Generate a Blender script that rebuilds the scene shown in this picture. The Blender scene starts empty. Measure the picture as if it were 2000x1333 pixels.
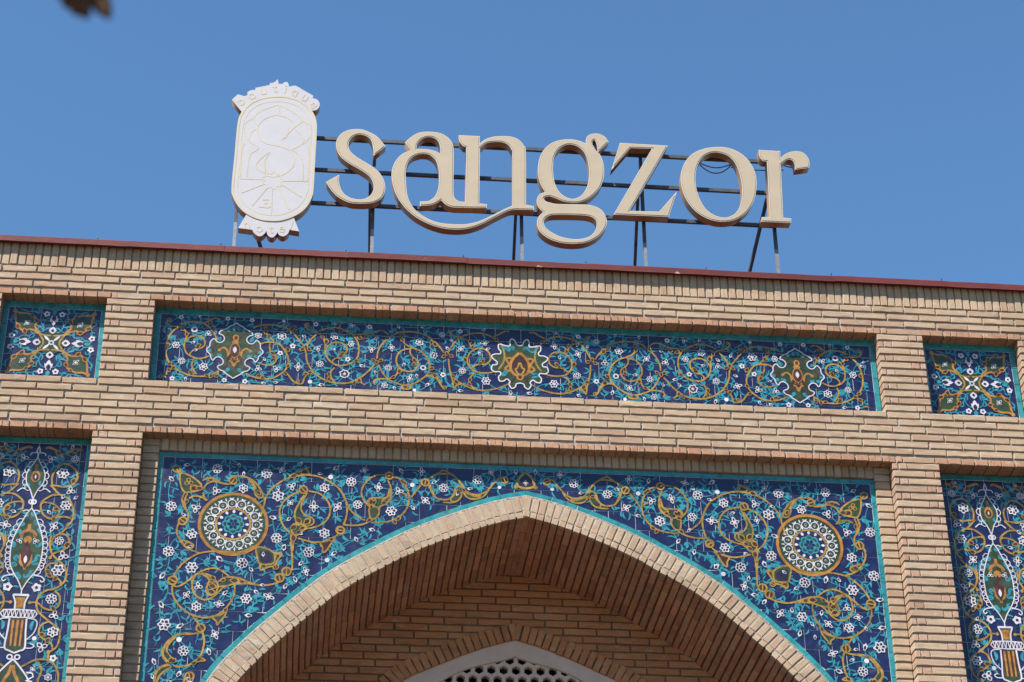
import bpy, bmesh, math, random
import numpy as np
from mathutils import Vector, Matrix

random.seed(7)
SC = bpy.context.scene
COL = SC.collection

# ------------------------------------------------------------------ camera
# wall plane is Y = 0 (facing -Y), Z is up, ground at 0; the survey of the photograph
# gave the lens and the station point below
ZO = 8.03                                  # height of the survey datum above the ground
FPX, PITCH, YAW, ROLL = 4002.92, 0.54263, 0.110256, -0.011792
CX, CY, CZ = -1.56307, -13.38307, -6.42603
PW, PH = 2000.0, 1333.0
cp, sp, cy_, sy_ = math.cos(PITCH), math.sin(PITCH), math.cos(YAW), math.sin(YAW)
_f = np.array([sy_*cp, cy_*cp, sp]); _r = np.array([cy_, -sy_, 0.0]); _u = np.cross(_r, _f)
c_, s_ = math.cos(ROLL), math.sin(ROLL)
AX_R, AX_U, AX_F = c_*_r + s_*_u, -s_*_r + c_*_u, _f

cam = bpy.data.cameras.new("camera")
cam.sensor_width = 36.0
cam.lens = FPX/PW*36.0
cam.clip_start, cam.clip_end = 0.1, 2000.0
cam_o = bpy.data.objects.new("camera", cam)
COL.objects.link(cam_o)
cam_o.matrix_world = Matrix(((AX_R[0], AX_U[0], -AX_F[0], CX), (AX_R[1], AX_U[1], -AX_F[1], CY),
                             (AX_R[2], AX_U[2], -AX_F[2], CZ + ZO), (0, 0, 0, 1)))
cam.dof.use_dof = True
cam.dof.focus_distance = 15.2
cam.dof.aperture_fstop = 3.4
SC.camera = cam_o

# ------------------------------------------------------------------ sky, sun, exposure
SUNV = Vector((-1.1, -1.0, 1.9)).normalized()
w = bpy.data.worlds.new("World"); SC.world = w; w.use_nodes = True
nt = w.node_tree; nt.nodes.clear()
sky = nt.nodes.new("ShaderNodeTexSky"); sky.sky_type = 'NISHITA'; sky.sun_disc = False
sky.sun_elevation = math.asin(SUNV.z)
sky.sun_rotation = math.atan2(SUNV.x, SUNV.y)
sky.altitude = 700.0; sky.air_density = 1.15; sky.dust_density = 0.2; sky.ozone_density = 8.5
bg = nt.nodes.new("ShaderNodeBackground"); bg.inputs[1].default_value = 0.073
wo = nt.nodes.new("ShaderNodeOutputWorld")
wb = nt.nodes.new("ShaderNodeMix"); wb.data_type = 'RGBA'; wb.blend_type = 'MULTIPLY'; wb.inputs[0].default_value = 1.0
wb.inputs[7].default_value = (.93, 1.05, 1.0, 1)          # the photograph's white balance, the same over the whole sky
nt.links.new(sky.outputs[0], wb.inputs[6]); nt.links.new(wb.outputs[2], bg.inputs[0]); nt.links.new(bg.outputs[0], wo.inputs[0])

sun = bpy.data.lights.new("sun", 'SUN'); sun.energy = 5.0; sun.angle = math.radians(0.53)
sun.color = (1.0, 0.94, 0.86)
sun_o = bpy.data.objects.new("sun", sun); COL.objects.link(sun_o)
sun_o.rotation_euler = (-SUNV).to_track_quat('-Z', 'Y').to_euler()
sun_o.location = (-11, -10, 30)

SC.view_settings.view_transform = 'Standard'
SC.view_settings.look = 'None'
SC.view_settings.gamma = 1.0
SC.view_settings.use_curve_mapping = False
SC.view_settings.exposure = 1.4
SC.cycles.max_bounces = 8
SC.cycles.diffuse_bounces = 5

# ------------------------------------------------------------------ helpers
def U(px, py, Y=0.0):
    """point of the plane at depth Y that the survey places at photo pixel px, py"""
    d = ((px-PW/2)/FPX)*AX_R - ((py-PH/2)/FPX)*AX_U + AX_F
    t = (Y-CY)/d[1]
    return (CX+t*d[0], CZ+t*d[2])

def link(o, parent=None):
    COL.objects.link(o)
    if parent is not None: o.parent = parent
    return o

def tag(o, label=None, cat=None, group=None, kind=None):
    if label: o['label'] = label
    if cat: o['category'] = cat
    if group: o['group'] = group
    if kind: o['kind'] = kind
    return o

def empty(name, loc=(0, 0, 0)):
    o = bpy.data.objects.new(name, None); o.empty_display_size = 0.2
    o.location = loc
    return link(o)

def mesh_obj(name, verts, faces, mats, parent=None, midx=None, smooth=False):
    me = bpy.data.meshes.new(name)
    me.from_pydata([tuple(v) for v in verts], [], faces)
    for m in (mats if isinstance(mats, (list, tuple)) else [mats]): me.materials.append(m)
    if midx is not None: me.polygons.foreach_set('material_index', midx)
    if smooth: me.polygons.foreach_set('use_smooth', [True]*len(me.polygons))
    me.update()
    o = bpy.data.objects.new(name, me)
    return link(o, parent)

class MB:
    """collects boxes and bars into one mesh"""
    def __init__(s): s.v = []; s.f = []
    def box(s, x0, x1, y0, y1, z0, z1):
        b = len(s.v)
        s.v += [(x0,y0,z0),(x1,y0,z0),(x1,y1,z0),(x0,y1,z0),(x0,y0,z1),(x1,y0,z1),(x1,y1,z1),(x0,y1,z1)]
        s.f += [tuple(b+i for i in q) for q in ((0,3,2,1),(4,5,6,7),(0,1,5,4),(1,2,6,5),(2,3,7,6),(3,0,4,7))]
    def bar(s, a, b, w, h=None, n=4):
        h = h or w
        a, b = Vector(a), Vector(b); d = (b-a).normalized()
        up = Vector((0,0,1)) if abs(d.z) < .9 else Vector((0,1,0))
        e1 = d.cross(up).normalized(); e2 = d.cross(e1)
        i = len(s.v)
        for p in (a, b):
            for k in range(n):
                an = 2*math.pi*(k+.5)/n; q = math.sqrt(2) if n == 4 else 1
                s.v.append(tuple(p + e1*(math.cos(an)*w/2*q) + e2*(math.sin(an)*h/2*q)))
        for k in range(n): s.f.append((i+k, i+(k+1) % n, i+n+(k+1) % n, i+n+k))
        s.f.append(tuple(i+k for k in reversed(range(n)))); s.f.append(tuple(i+n+k for k in range(n)))
    def tube(s, pts, r, n=6):
        i = len(s.v); pts = [Vector(p) for p in pts]
        for j, p in enumerate(pts):
            d = (pts[min(j+1, len(pts)-1)]-pts[max(j-1, 0)]).normalized()
            up = Vector((0,0,1)) if abs(d.z) < .9 else Vector((0,1,0))
            e1 = d.cross(up).normalized(); e2 = d.cross(e1)
            rr = r[j] if isinstance(r, (list, tuple)) else r
            for k in range(n):
                an = 2*math.pi*k/n; s.v.append(tuple(p+e1*math.cos(an)*rr+e2*math.sin(an)*rr))
        for j in range(len(pts)-1):
            for k in range(n):
                s.f.append((i+j*n+k, i+j*n+(k+1) % n, i+(j+1)*n+(k+1) % n, i+(j+1)*n+k))
    def build(s, name, mat, parent=None): return mesh_obj(name, s.v, s.f, mat, parent)

def catmull(pts, closed=False, step=0.012, mn=3, mx=24):
    P = [np.array(p[:2], float) for p in pts]; n = len(P); out = []
    rng = range(n if closed else n-1)
    for i in rng:
        p1, p2 = P[i], P[(i+1) % n]
        p0 = P[(i-1) % n] if (closed or i > 0) else 2*p1-p2
        p3 = P[(i+2) % n] if (closed or i+2 < n) else 2*p2-p1
        k = int(min(mx, max(mn, np.linalg.norm(p2-p1)/step)))
        for j in range(k):
            t = j/k
            out.append(.5*((2*p1)+(-p0+p2)*t+(2*p0-5*p1+4*p2-p3)*t*t+(-p0+3*p1-3*p2+p3)*t**3))
    if not closed: out.append(P[-1])
    return out

def corner_loop(pts, step=0.012):
    """closed outline; points with a third element are corners, the rest are smooth"""
    n = len(pts); cs = [i for i in range(n) if len(pts[i]) > 2]
    if not cs: return catmull(pts, True, step)
    out = []
    for a, i in enumerate(cs):
        j = cs[(a+1) % len(cs)]
        if j <= i: j += n
        seg = [pts[k % n] for k in range(i, j+1)]
        out += catmull(seg, False, step)[:-1] if len(seg) > 2 else [np.array(seg[0][:2], float)]
    return out

# ------------------------------------------------------------------ materials
def new_mat(name):
    m = bpy.data.materials.new(name); m.use_nodes = True
    n = m.node_tree.nodes; b = n['Principled BSDF']
    return m, m.node_tree, b

def N(t, kind, **kw):
    nd = t.nodes.new(kind)
    for k, v in kw.items(): setattr(nd, k, v)
    return nd

def rand_coords(t, scale=1.0):
    """object coordinates shifted by a per-piece random amount, and the random value itself"""
    oi = N(t, "ShaderNodeObjectInfo"); ge = N(t, "ShaderNodeNewGeometry"); tc = N(t, "ShaderNodeTexCoord")
    ad = N(t, "ShaderNodeMath", operation='ADD'); fr = N(t, "ShaderNodeMath", operation='FRACT')
    t.links.new(oi.outputs['Random'], ad.inputs[0]); t.links.new(ge.outputs['Random Per Island'], ad.inputs[1])
    t.links.new(ad.outputs[0], fr.inputs[0])
    mu = N(t, "ShaderNodeMath", operation='MULTIPLY'); mu.inputs[1].default_value = 57.0
    t.links.new(fr.outputs[0], mu.inputs[0])
    va = N(t, "ShaderNodeVectorMath", operation='ADD')
    t.links.new(tc.outputs['Object'], va.inputs[0]); t.links.new(mu.outputs[0], va.inputs[1])
    return va.outputs[0], fr.outputs[0]

def ramp(t, fac, stops, interp='LINEAR'):
    r = N(t, "ShaderNodeValToRGB"); r.color_ramp.interpolation = interp
    el = r.color_ramp.elements
    while len(el) < len(stops): el.new(0.5)
    for e, (p, c) in zip(el, stops):
        e.position = p; e.color = (*c, 1) if len(c) == 3 else c
    t.links.new(fac, r.inputs[0])
    return r.outputs[0]

def mix(t, a, b, fac, mode='MIX'):
    m = N(t, "ShaderNodeMix", data_type='RGBA', blend_type=mode)
    for sck, v in ((m.inputs[0], fac), (m.inputs[6], a), (m.inputs[7], b)):
        if hasattr(v, 'is_output'): t.links.new(v, sck)
        else: sck.default_value = v if not isinstance(v, tuple) else ((*v, 1) if len(v) == 3 else v)
    return m.outputs[2]

def noise(t, vec, scale, detail=4, rough=.6):
    n = N(t, "ShaderNodeTexNoise"); n.inputs['Scale'].default_value = scale
    n.inputs['Detail'].default_value = detail; n.inputs['Roughness'].default_value = rough
    if vec is not None: t.links.new(vec, n.inputs['Vector'])
    return n.outputs[0]

def stretch(t, vec, s):
    m = N(t, "ShaderNodeVectorMath", operation='MULTIPLY'); m.inputs[1].default_value = s
    t.links.new(vec, m.inputs[0]); return m.outputs[0]

def brick_mat(name, stops, pit=.5, drag=(3, 8, 26), rough=.9):
    m, t, b = new_mat(name)
    v, rnd = rand_coords(t)
    base = ramp(t, rnd, stops)
    a = noise(t, stretch(t, v, drag), 3.0, 5)
    c1 = mix(t, base, ramp(t, a, [(.28, (.82, .74, .66)), (.55, (1, 1, 1)), (.75, (1.10, 1.10, 1.06))]), .75, 'MULTIPLY')
    g = noise(t, v, 95, 3, .7)
    c2 = mix(t, c1, ramp(t, g, [(.30, (.62, .52, .45)), (.46, (1, 1, 1))]), pit, 'MULTIPLY')
    bl = noise(t, v, 14, 3)
    c3 = mix(t, c2, ramp(t, bl, [(.30, (1.10, .90, .78)), (.5, (1, 1, 1)), (.70, (1.05, 1.05, 1.0))]), .4, 'MULTIPLY')
    sp = noise(t, v, 42, 2, .5)
    c4 = mix(t, c3, (.17, .10, .06), ramp(t, sp, [(.735, (0, 0, 0)), (.78, (.8, .8, .8))]))
    # weathering in wall space: broad soft patches of grime and salt
    wc = N(t, "ShaderNodeNewGeometry").outputs['Position']
    wv = noise(t, stretch(t, wc, (1, 1, 2.2)), 1.6, 6, .62)
    c5 = mix(t, c4, ramp(t, wv, [(.30, (.82, .78, .74)), (.5, (1, 1, 1)), (.72, (1.06, 1.05, 1.03))]), .8, 'MULTIPLY')
    sv = noise(t, stretch(t, wc, (1, 1, 1.8)), 7.5, 7, .72)
    c5 = mix(t, c5, (.36, .32, .265), ramp(t, sv, [(.56, (0, 0, 0)), (.72, (.75, .75, .75))]))
    gv = noise(t, stretch(t, wc, (1.2, 1, 3.5)), 3.1, 6, .7)
    c5 = mix(t, c5, (.135, .100, .068), ramp(t, gv, [(.55, (0, 0, 0)), (.76, (.78, .78, .78))]))
    t.links.new(c5, b.inputs['Base Color'])
    b.inputs['Roughness'].default_value = rough
    b.inputs['Specular IOR Level'].default_value = .25
    bp = N(t, "ShaderNodeBump"); bp.inputs['Strength'].default_value = .5; bp.inputs['Distance'].default_value = .004
    h = mix(t, noise(t, v, 60, 5, .7), a, .4)
    t.links.new(h, bp.inputs['Height']); t.links.new(bp.outputs[0], b.inputs['Normal'])
    return m

M = {}
M['brick'] = brick_mat('pale_brick', [(0, (0.2955, 0.2248, 0.16)), (.22, (0.3168, 0.2438, 0.1743)), (.45, (0.2849, 0.2097, 0.1458)), (.62, (0.3061, 0.2343, 0.1662)), (.80, (0.2813, 0.2003, 0.1417)), (.93, (0.2601, 0.1814, 0.1274)), (1, (0.3238, 0.2551, 0.1865))])
M['head'] = brick_mat('header_brick', [(0, (0.2783, 0.1612, 0.1047)), (.35, (0.2952, 0.1803, 0.1189)), (.6, (0.2613, 0.1441, 0.09231)), (.85, (0.3078, 0.1954, 0.1296)), (1, (0.2487, 0.1308, 0.08158))], pit=.8, drag=(10, 10, 10))
M['close'] = brick_mat('closer_brick', [(0, (0.2853, 0.1836, 0.1333)), (.35, (0.3112, 0.2222, 0.1602)), (.6, (0.2723, 0.1706, 0.122)), (.85, (0.3199, 0.2308, 0.1692)), (1, (0.2594, 0.1534, 0.1086))], pit=.7, drag=(10, 10, 14))
M['soffit'] = brick_mat('soffit_brick', [(0, (0.4172, 0.1979, 0.1115)), (.2, (0.3018, 0.1616, 0.1115)), (.4, (0.4439, 0.2222, 0.1307)), (.55, (0.3196, 0.1414, 0.08072)), (.75, (0.3817, 0.202, 0.1345)), (.9, (0.2752, 0.1333, 0.08841)), (1, (0.3995, 0.1939, 0.1076))], pit=.5, drag=(4, 12, 20))
M['back'] = brick_mat('inner_wall_brick', [(0, (0.3613, 0.1736, 0.0843)), (.35, (0.3993, 0.2067, 0.1084)), (.7, (0.3423, 0.1572, 0.07626)), (1, (0.3803, 0.186, 0.09637))], pit=.35)

def simple_noise_mat(name, c0, c1, scale=20, rough=.85, bump=.3, metal=0, dist=.004, spec=.3):
    m, t, b = new_mat(name)
    tc = N(t, "ShaderNodeTexCoord").outputs['Object']
    n = noise(t, tc, scale, 6, .65)
    t.links.new(ramp(t, n, [(.3, c0), (.7, c1)]), b.inputs['Base Color'])
    b.inputs['Roughness'].default_value = rough; b.inputs['Metallic'].default_value = metal
    b.inputs['Specular IOR Level'].default_value = spec
    if bump:
        bp = N(t, "ShaderNodeBump"); bp.inputs['Strength'].default_value = bump; bp.inputs['Distance'].default_value = dist
        t.links.new(noise(t, tc, scale*3, 5, .7), bp.inputs['Height']); t.links.new(bp.outputs[0], b.inputs['Normal'])
    return m

M['mortar'] = simple_noise_mat('mortar', (0.1892, 0.1672, 0.1408), (0.2904, 0.264, 0.2288), 30, .95, .6)
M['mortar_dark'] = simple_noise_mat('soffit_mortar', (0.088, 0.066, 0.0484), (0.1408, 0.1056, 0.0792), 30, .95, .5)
M['lime'] = simple_noise_mat('lime_bead', (0.1496, 0.1276, 0.1012), (0.2992, 0.264, 0.2156), 40, .9, .9, dist=.01)
M['grout'] = simple_noise_mat('tile_grout', (0.3141, 0.3291, 0.359), (0.4936, 0.4936, 0.5086), 14, .9, .2)
M['plaster'] = simple_noise_mat('white_plaster', (0.425, 0.339, 0.2985), (0.506, 0.4149, 0.3744), 7, .85, .35)
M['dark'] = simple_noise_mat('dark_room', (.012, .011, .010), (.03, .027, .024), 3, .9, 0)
M['steel'] = simple_noise_mat('dark_steel', (0.030, 0.035, 0.044), (0.070, 0.078, 0.090), 25, .55, .15, .3)
M['galv'] = simple_noise_mat('galvanised_steel', (0.1197, 0.1316, 0.1496), (0.1975, 0.2094, 0.2274), 30, .5, .1, .4)
M['cable'] = simple_noise_mat('black_cable', (.015, .015, .018), (.03, .03, .03), 30, .5, 0)
M['paving'] = simple_noise_mat('paving', (.085, .066, .046), (.125, .098, .070), .8, .9, .2)
M['screw'] = simple_noise_mat('screw_steel', (.05, .04, .04), (.12, .09, .08), 60, .5, 0, .5)

def coping_mat():
    m, t, b = new_mat('oxide_red_sheet')
    v, rnd = rand_coords(t)
    base = ramp(t, rnd, [(0, (0.090, 0.0165, 0.0155)), (.5, (0.102, 0.020, 0.0185)), (1, (0.082, 0.015, 0.0145))])
    n = noise(t, stretch(t, v, (1.0, 3, 3)), 3.2, 6, .65)
    c = mix(t, base, ramp(t, n, [(.3, (.75, .72, .72)), (.6, (1, 1, 1)), (.8, (1.2, 1.15, 1.15))]), .8, 'MULTIPLY')
    ch = noise(t, v, 13, 3, .55)
    c = mix(t, c, (.36, .27, .22), ramp(t, ch, [(.70, (0, 0, 0)), (.74, (.8, .8, .8))]))
    t.links.new(c, b.inputs['Base Color'])
    b.inputs['Roughness'].default_value = .62; b.inputs['Specular IOR Level'].default_value = .25
    bp = N(t, "ShaderNodeBump"); bp.inputs['Strength'].default_value = .4; bp.inputs['Distance'].default_value = .01
    t.links.new(noise(t, stretch(t, v, (1, 2, 2)), 5, 3), bp.inputs['Height']); t.links.new(bp.outputs[0], b.inputs['Normal'])
    return m
M['coping'] = coping_mat()

def glaze(name, col, var=.12, rough=.17, hand=18):
    """hand-painted glaze: slightly uneven colour, glossy, faint waviness"""
    m, t, b = new_mat(name)
    v, rnd = rand_coords(t)
    pos = N(t, "ShaderNodeNewGeometry").outputs['Position']
    n = noise(t, pos, hand, 4, .6)
    lo = tuple(max(0, c*(1-2.2*var)) for c in col); hi = tuple(c*(1+1.6*var)+.004 for c in col)
    c1 = ramp(t, n, [(.28, lo), (.5, col), (.75, hi)])
    c2 = mix(t, c1, ramp(t, rnd, [(0, (.80, .80, .84)), (.5, (1, 1, 1)), (1, (1.18, 1.16, 1.12))]), .8, 'MULTIPLY')
    d = noise(t, pos, 5.5, 6, .7)
    c3 = mix(t, c2, (.22, .20, .19), ramp(t, d, [(.58, (0, 0, 0)), (.82, (.22, .22, .22))]))
    t.links.new(c3, b.inputs['Base Color'])
    rr = N(t, "ShaderNodeMapRange"); rr.inputs[3].default_value = rough; rr.inputs[4].default_value = rough+.22
    t.links.new(d, rr.inputs[0]); t.links.new(rr.outputs[0], b.inputs['Roughness'])
    b.inputs['Specular IOR Level'].default_value = .45
    bp = N(t, "ShaderNodeBump"); bp.inputs['Strength'].default_value = .12; bp.inputs['Distance'].default_value = .01
    t.links.new(noise(t, pos, 9, 2), bp.inputs['Height']); t.links.new(bp.outputs[0], b.inputs['Normal'])
    return m

M['navy'] = glaze('navy_glaze', (0.006688, 0.009856, 0.04664), .22)
M['teal'] = glaze('teal_border_glaze', (0.0176, 0.1566, 0.176), .18)
GL = ['turq', 'gold', 'white', 'dark', 'green', 'brown', 'orange', 'navy2']
M['turq'] = glaze('turquoise_glaze', (0.02083, 0.1509, 0.1926), .22, hand=30)
M['gold'] = glaze('ochre_gold_glaze', (0.2156, 0.1338, 0.02376), .25, hand=30)
M['white'] = glaze('white_glaze', (0.3872, 0.3696, 0.3978), .06)
M['dark'+'g'] = glaze('dark_petal_glaze', (0.01676, 0.01197, 0.02394), .2)
M['green'] = glaze('moss_green_glaze', (0.02112, 0.0352, 0.01364), .22)
M['brown'] = glaze('brown_glaze', (0.0389, 0.01316, 0.007181), .25)
M['orange'] = glaze('orange_ochre_glaze', (0.2513, 0.1137, 0.01795), .22)
M['navy2'] = glaze('navy_paint_glaze', (0.006688, 0.009856, 0.04664), .2)
GLM = [M['turq'], M['gold'], M['white'], M['darkg'], M['green'], M['brown'], M['orange'], M['navy2']]
GI = dict(turq=0, gold=1, white=2, dark=3, green=4, brown=5, orange=6, navy=7)

def paint(name, col, rough=.4, var=.05, metal=0, scale=6):
    c0 = tuple(c*(1-var) for c in col); c1 = tuple(min(1, c*(1+var)) for c in col)
    return simple_noise_mat(name, c0, c1, scale, rough, .05, metal, spec=.4)
M['cream'] = paint('cream_acrylic_face', (0.3036, 0.2508, 0.1804), .42)
M['trim'] = paint('white_letter_trim', (0.3784, 0.352, 0.308), .4)
M['return'] = paint('bronze_letter_return', (0.2068, 0.1214, 0.05808), .45, .1)
M['plaque'] = paint('white_plaque_face', (0.3257, 0.3192, 0.3421), .4, .03)
M['plaque_line'] = paint('cream_plaque_line', (0.3388, 0.3036, 0.2306), .45)

# ------------------------------------------------------------------ brick pieces
def brick_mesh(key, L, D, H, mat, variants=6):
    """a brick with worn, slightly uneven front arrises; front face on -Y, origin at front centre"""
    out = []
    for k in range(variants):
        rs = random.Random(hash_int(key)+k*17)
        nx = 4 if L > .15 else 2
        j = lambda a=.0016: rs.uniform(-a, a)
        per = []
        for i in range(nx): per.append((-L/2+L*i/nx, -H/2))
        per.append((L/2, -H/2))
        per.append((L/2, 0)) if nx > 2 else None
        for i in range(nx): per.append((L/2-L*i/nx, H/2))
        per.append((-L/2, H/2))
        per.append((-L/2, 0)) if nx > 2 else None
        n = len(per); v = []; f = []
        ch = [rs.choice([.002, .003, .003, .004, .007 if rs.random() < .3 else .003]) for _ in per]
        for (x, z), c in zip(per, ch):
            s = max(0, 1-2*c/H)
            v.append((x*(1-2*c/L)+j(.0008), j(.0008), z*s+j(.0008)))
        for (x, z), c in zip(per, ch): v.append((x+j(), .0045+j(.001), z+j(.0012)))
        for (x, z) in per: v.append((x, D, z))
        f.append(tuple(range(n)))
        for i in range(n):
            q = (i+1) % n
            f.append((i, n+i, n+q, q)); f.append((n+i, 2*n+i, 2*n+q, n+q))
        me = bpy.data.meshes.new(key)
        me.from_pydata(v, [], f); me.materials.append(mat); me.update()
        out.append(me)
    return out

def hash_int(s):
    h = 0
    for ch in s: h = (h*131+ord(ch)) % 1000003
    return h

def on_frame(p):
    d = np.array(p)-np.array([CX, CY, CZ])
    x, y, z = d@AX_R, d@AX_U, d@AX_F
    px, py = PW/2+FPX*x/z, PH/2-FPX*y/z
    return px, py, z

BX = Matrix.Identity(3)
def place(parent, name, pieces):
    """pieces: (mesh, 3x3 basis, location, size). The 300 largest in view become parts, the rest one part."""
    sc = []
    for i, (me, B, loc, size) in enumerate(pieces):
        px, py, z = on_frame(loc)
        inside = -30 < px < PW+30 and -30 < py < PH+30
        off = max(0, -px, px-PW)+max(0, -py, py-PH)
        sc.append(((0 if inside else 1+off), -size/z, i))
    sc.sort()
    rest = []
    for rank, (_, _, i) in enumerate(sc):
        me, B, loc, size = pieces[i]
        if rank < 300:
            o = bpy.data.objects.new(name, me)
            o.matrix_local = Matrix.Translation(loc) @ B.to_4x4()
            link(o, parent)
        else: rest.append(pieces[i])
    if rest:
        v, f = [], []
        for me, B, loc, size in rest:
            b = len(v); T = Matrix.Translation(loc) @ B.to_4x4()
            v += [tuple(T @ q.co) for q in me.vertices]
            f += [tuple(b+i for i in p.vertices) for p in me.polygons]
        o = mesh_obj(name, v, f, rest[0][0].materials[0], parent)
        o['kind'] = 'stuff'

def wob(p=.0012, a=.004):
    """small laying error of one brick"""
    R_ = Matrix.Rotation(random.uniform(-a, a), 3, 'Y') @ Matrix.Rotation(random.uniform(-a, a)*1.3, 3, 'X') @ Matrix.Rotation(random.uniform(-a, a)*.8, 3, 'Z')
    return R_, Vector((random.uniform(-p, p), random.uniform(-.0035, .002), random.uniform(-p, p)))

FLIP = [Matrix.Identity(3), Matrix.Rotation(math.pi, 3, 'Y')]
def lay(meshes, x, y, z, size=.25, B=None, err=1.0):
    R_, d = wob(.0012*err, .004*err)
    B = (B or Matrix.Identity(3)) @ R_ @ random.choice(FLIP)
    return (random.choice(meshes), B, Vector((x, y, z))+d, size)

# ------------------------------------------------------------------ setting
g = mesh_obj('ground', [(-400, -400, 0-ZO), (400, -400, 0-ZO), (400, 400, 0-ZO), (-400, 400, 0-ZO)], [(0, 1, 2, 3)], M['paving'])
tag(g, 'pale paved forecourt in front of the brick gateway', 'ground', kind='structure')

# ------------------------------------------------------------------ main dimensions (metres, datum at the survey height)
XI, XO, XE, XW = 2.805, 3.167, 3.945, 4.36     # pier inner / outer face, corner opening, wall end
ZS, ZU, ZSILL, ZL = 2.179, 1.917, 1.2196, .776 # soldier foot, upper lintel, sill, lower lintel
PT, PM = .0655, .0634                          # course heights
ZBOT = -1.50
YT, YB, YC = .105, .125, .150                  # tile planes: upper row, spandrel, lower corners
AXX = .022                                     # axis of the arch

# half outline of the arch (outer edge of the turquoise strip) on the tile plane
HALF = [(0, .478), (.12, .452), (.24, .420), (.39, .369), (.64, .269), (.87, .162), (1.10, .030), (1.30, -.092), (1.48, -.218), (1.65, -.366), (1.868, -.575),
        (2.0, -.708), (2.19, -.930), (2.30, -1.110), (2.42, -1.36), (2.52, -1.65), (2.585, -2.0), (2.61, -2.5)]
HP = np.array(catmull(HALF, False, .02, 6, 30))
SEG = np.r_[0, np.cumsum(np.linalg.norm(np.diff(HP, axis=0), axis=1))]
def arch_at(s):
    """point and inward normal of the half arch at length s from the crown (x >= 0)"""
    x = np.interp(s, SEG, HP[:, 0]); z = np.interp(s, SEG, HP[:, 1])
    x2 = np.interp(s+.03, SEG, HP[:, 0]); z2 = np.interp(s+.03, SEG, HP[:, 1])
    x1 = np.interp(max(0, s-.03), SEG, HP[:, 0]); z1 = np.interp(max(0, s-.03), SEG, HP[:, 1])
    t = np.array([x2-x1, z2-z1]); t /= np.linalg.norm(t)
    return np.array([x, z]), np.array([t[1], -t[0]])*(1 if t[1]*1 < 0 else 1), t
def arch_off(s, off, side):
    p, n, t = arch_at(s)
    n = np.array([t[1], -t[0]])          # points to the inside of the opening (down, towards the axis)
    q = p+n*off
    return AXX+side*max(q[0], 0.0), q[1]
def arch_z(x):
    return float(np.interp(abs(x-AXX), HP[:, 0], HP[:, 1]))

# ------------------------------------------------------------------ the gateway
portal = empty('brick_portal', (0, 0, -ZO))
tag(portal, 'pale brick gateway front with pointed arch, recessed tile fields and red metal coping', 'building')
class Root:  # children are written in datum coordinates, the Empty stands on the ground
    pass
def settle(root):
    """keep children where they are although the Empty stands on the ground"""
    bpy.context.view_layer.update()

core = MB(); e = .011
core.box(-XW, XW, e, .60, ZU+.010, 2.365)
core.box(-XW, XW, e, .60, ZL+.010, ZSILL-e)
for s in (-1, 1):
    a, b = sorted((s*(XI+e), s*(XO-e)))
    core.box(a, b, e, .60, ZSILL-e, ZU+.010); core.box(a, b, e, .60, -2.6, ZL+.010)
    a, b = sorted((s*(XE+e), s*(XW-.004)))
    core.box(a, b, e, .60, ZSILL-e, ZU+.010); core.box(a, b, e, .60, -2.6, ZL+.010)
    a, b = sorted((s*XO, s*XE))
    core.box(a, b, YT+.020, .58, ZSILL-.02, ZU+.02)       # behind upper corner panels
    core.box(a, b, YC+.020, .58, -2.6, ZL+.02)            # behind tall panels
    a, b = sorted((s*(XI-.122+e), s*XI))
    core.box(a, b, .10+e, .57, -2.6, .690)              # strip beside the spandrel
core.box(-XI, XI, YT+.020, .58, ZSILL-.02, ZU+.02)
core.box(-XI, XI, .10+e, .57, .690, ZL+.02)
for s in (-1, 1):
    a, b = sorted((s*2.62, s*XW))
    core.box(a, b, .02, 1.8, -ZO, -2.6)                   # plain lower masses, out of the picture
core.box(-XW, XW, .60, 6.0, 1.20, 2.36)
core.box(-XW, -2.75, .60, 6.0, -ZO, 1.20); core.box(2.75, XW, .60, 6.0, -ZO, 1.20)
core.build('mortar_core', M['mortar'], portal)

# spandrel backing and the barrel behind the arch
v, f = [], []
ss = np.linspace(0, SEG[-1], 90)
for side in (-1, 1):
    b = len(v)
    for q in ss:
        x, z = arch_off(q, .06, side)
        v += [(x, YB+.014, z), (x, YB+.014, .70)]
    for i in range(len(ss)-1):
        k = b+2*i
        f.append((k, k+2, k+3, k+1) if side > 0 else (k, k+1, k+3, k+2))
    k = b+2*(len(ss)-1)
    v += [(side*2.72, YB+.014, v[k][2]), (side*2.72, YB+.014, .70)]
    f.append((k, k+2, k+3, k+1) if side > 0 else (k, k+1, k+3, k+2))
mesh_obj('spandrel_backing', v, f, M['mortar'], portal)
v, f = [], []
for side in (-1, 1):
    b = len(v)
    for q in ss:
        x0, z0 = arch_off(q, .062, side); x1, z1 = arch_off(q, .212, side)
        v += [(x0, .1040, z0), (x1, .1040, z1), (x1, 1.16, z1)]
    for i in range(len(ss)-1):
        k = b+3*i
        f += [(k, k+3, k+4, k+1), (k+1, k+4, k+5, k+2)]
mesh_obj('arch_core', v, f, [M['mortar'], M['mortar_dark']], portal, midx=[i % 2 for i in range(len(f))])

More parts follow.
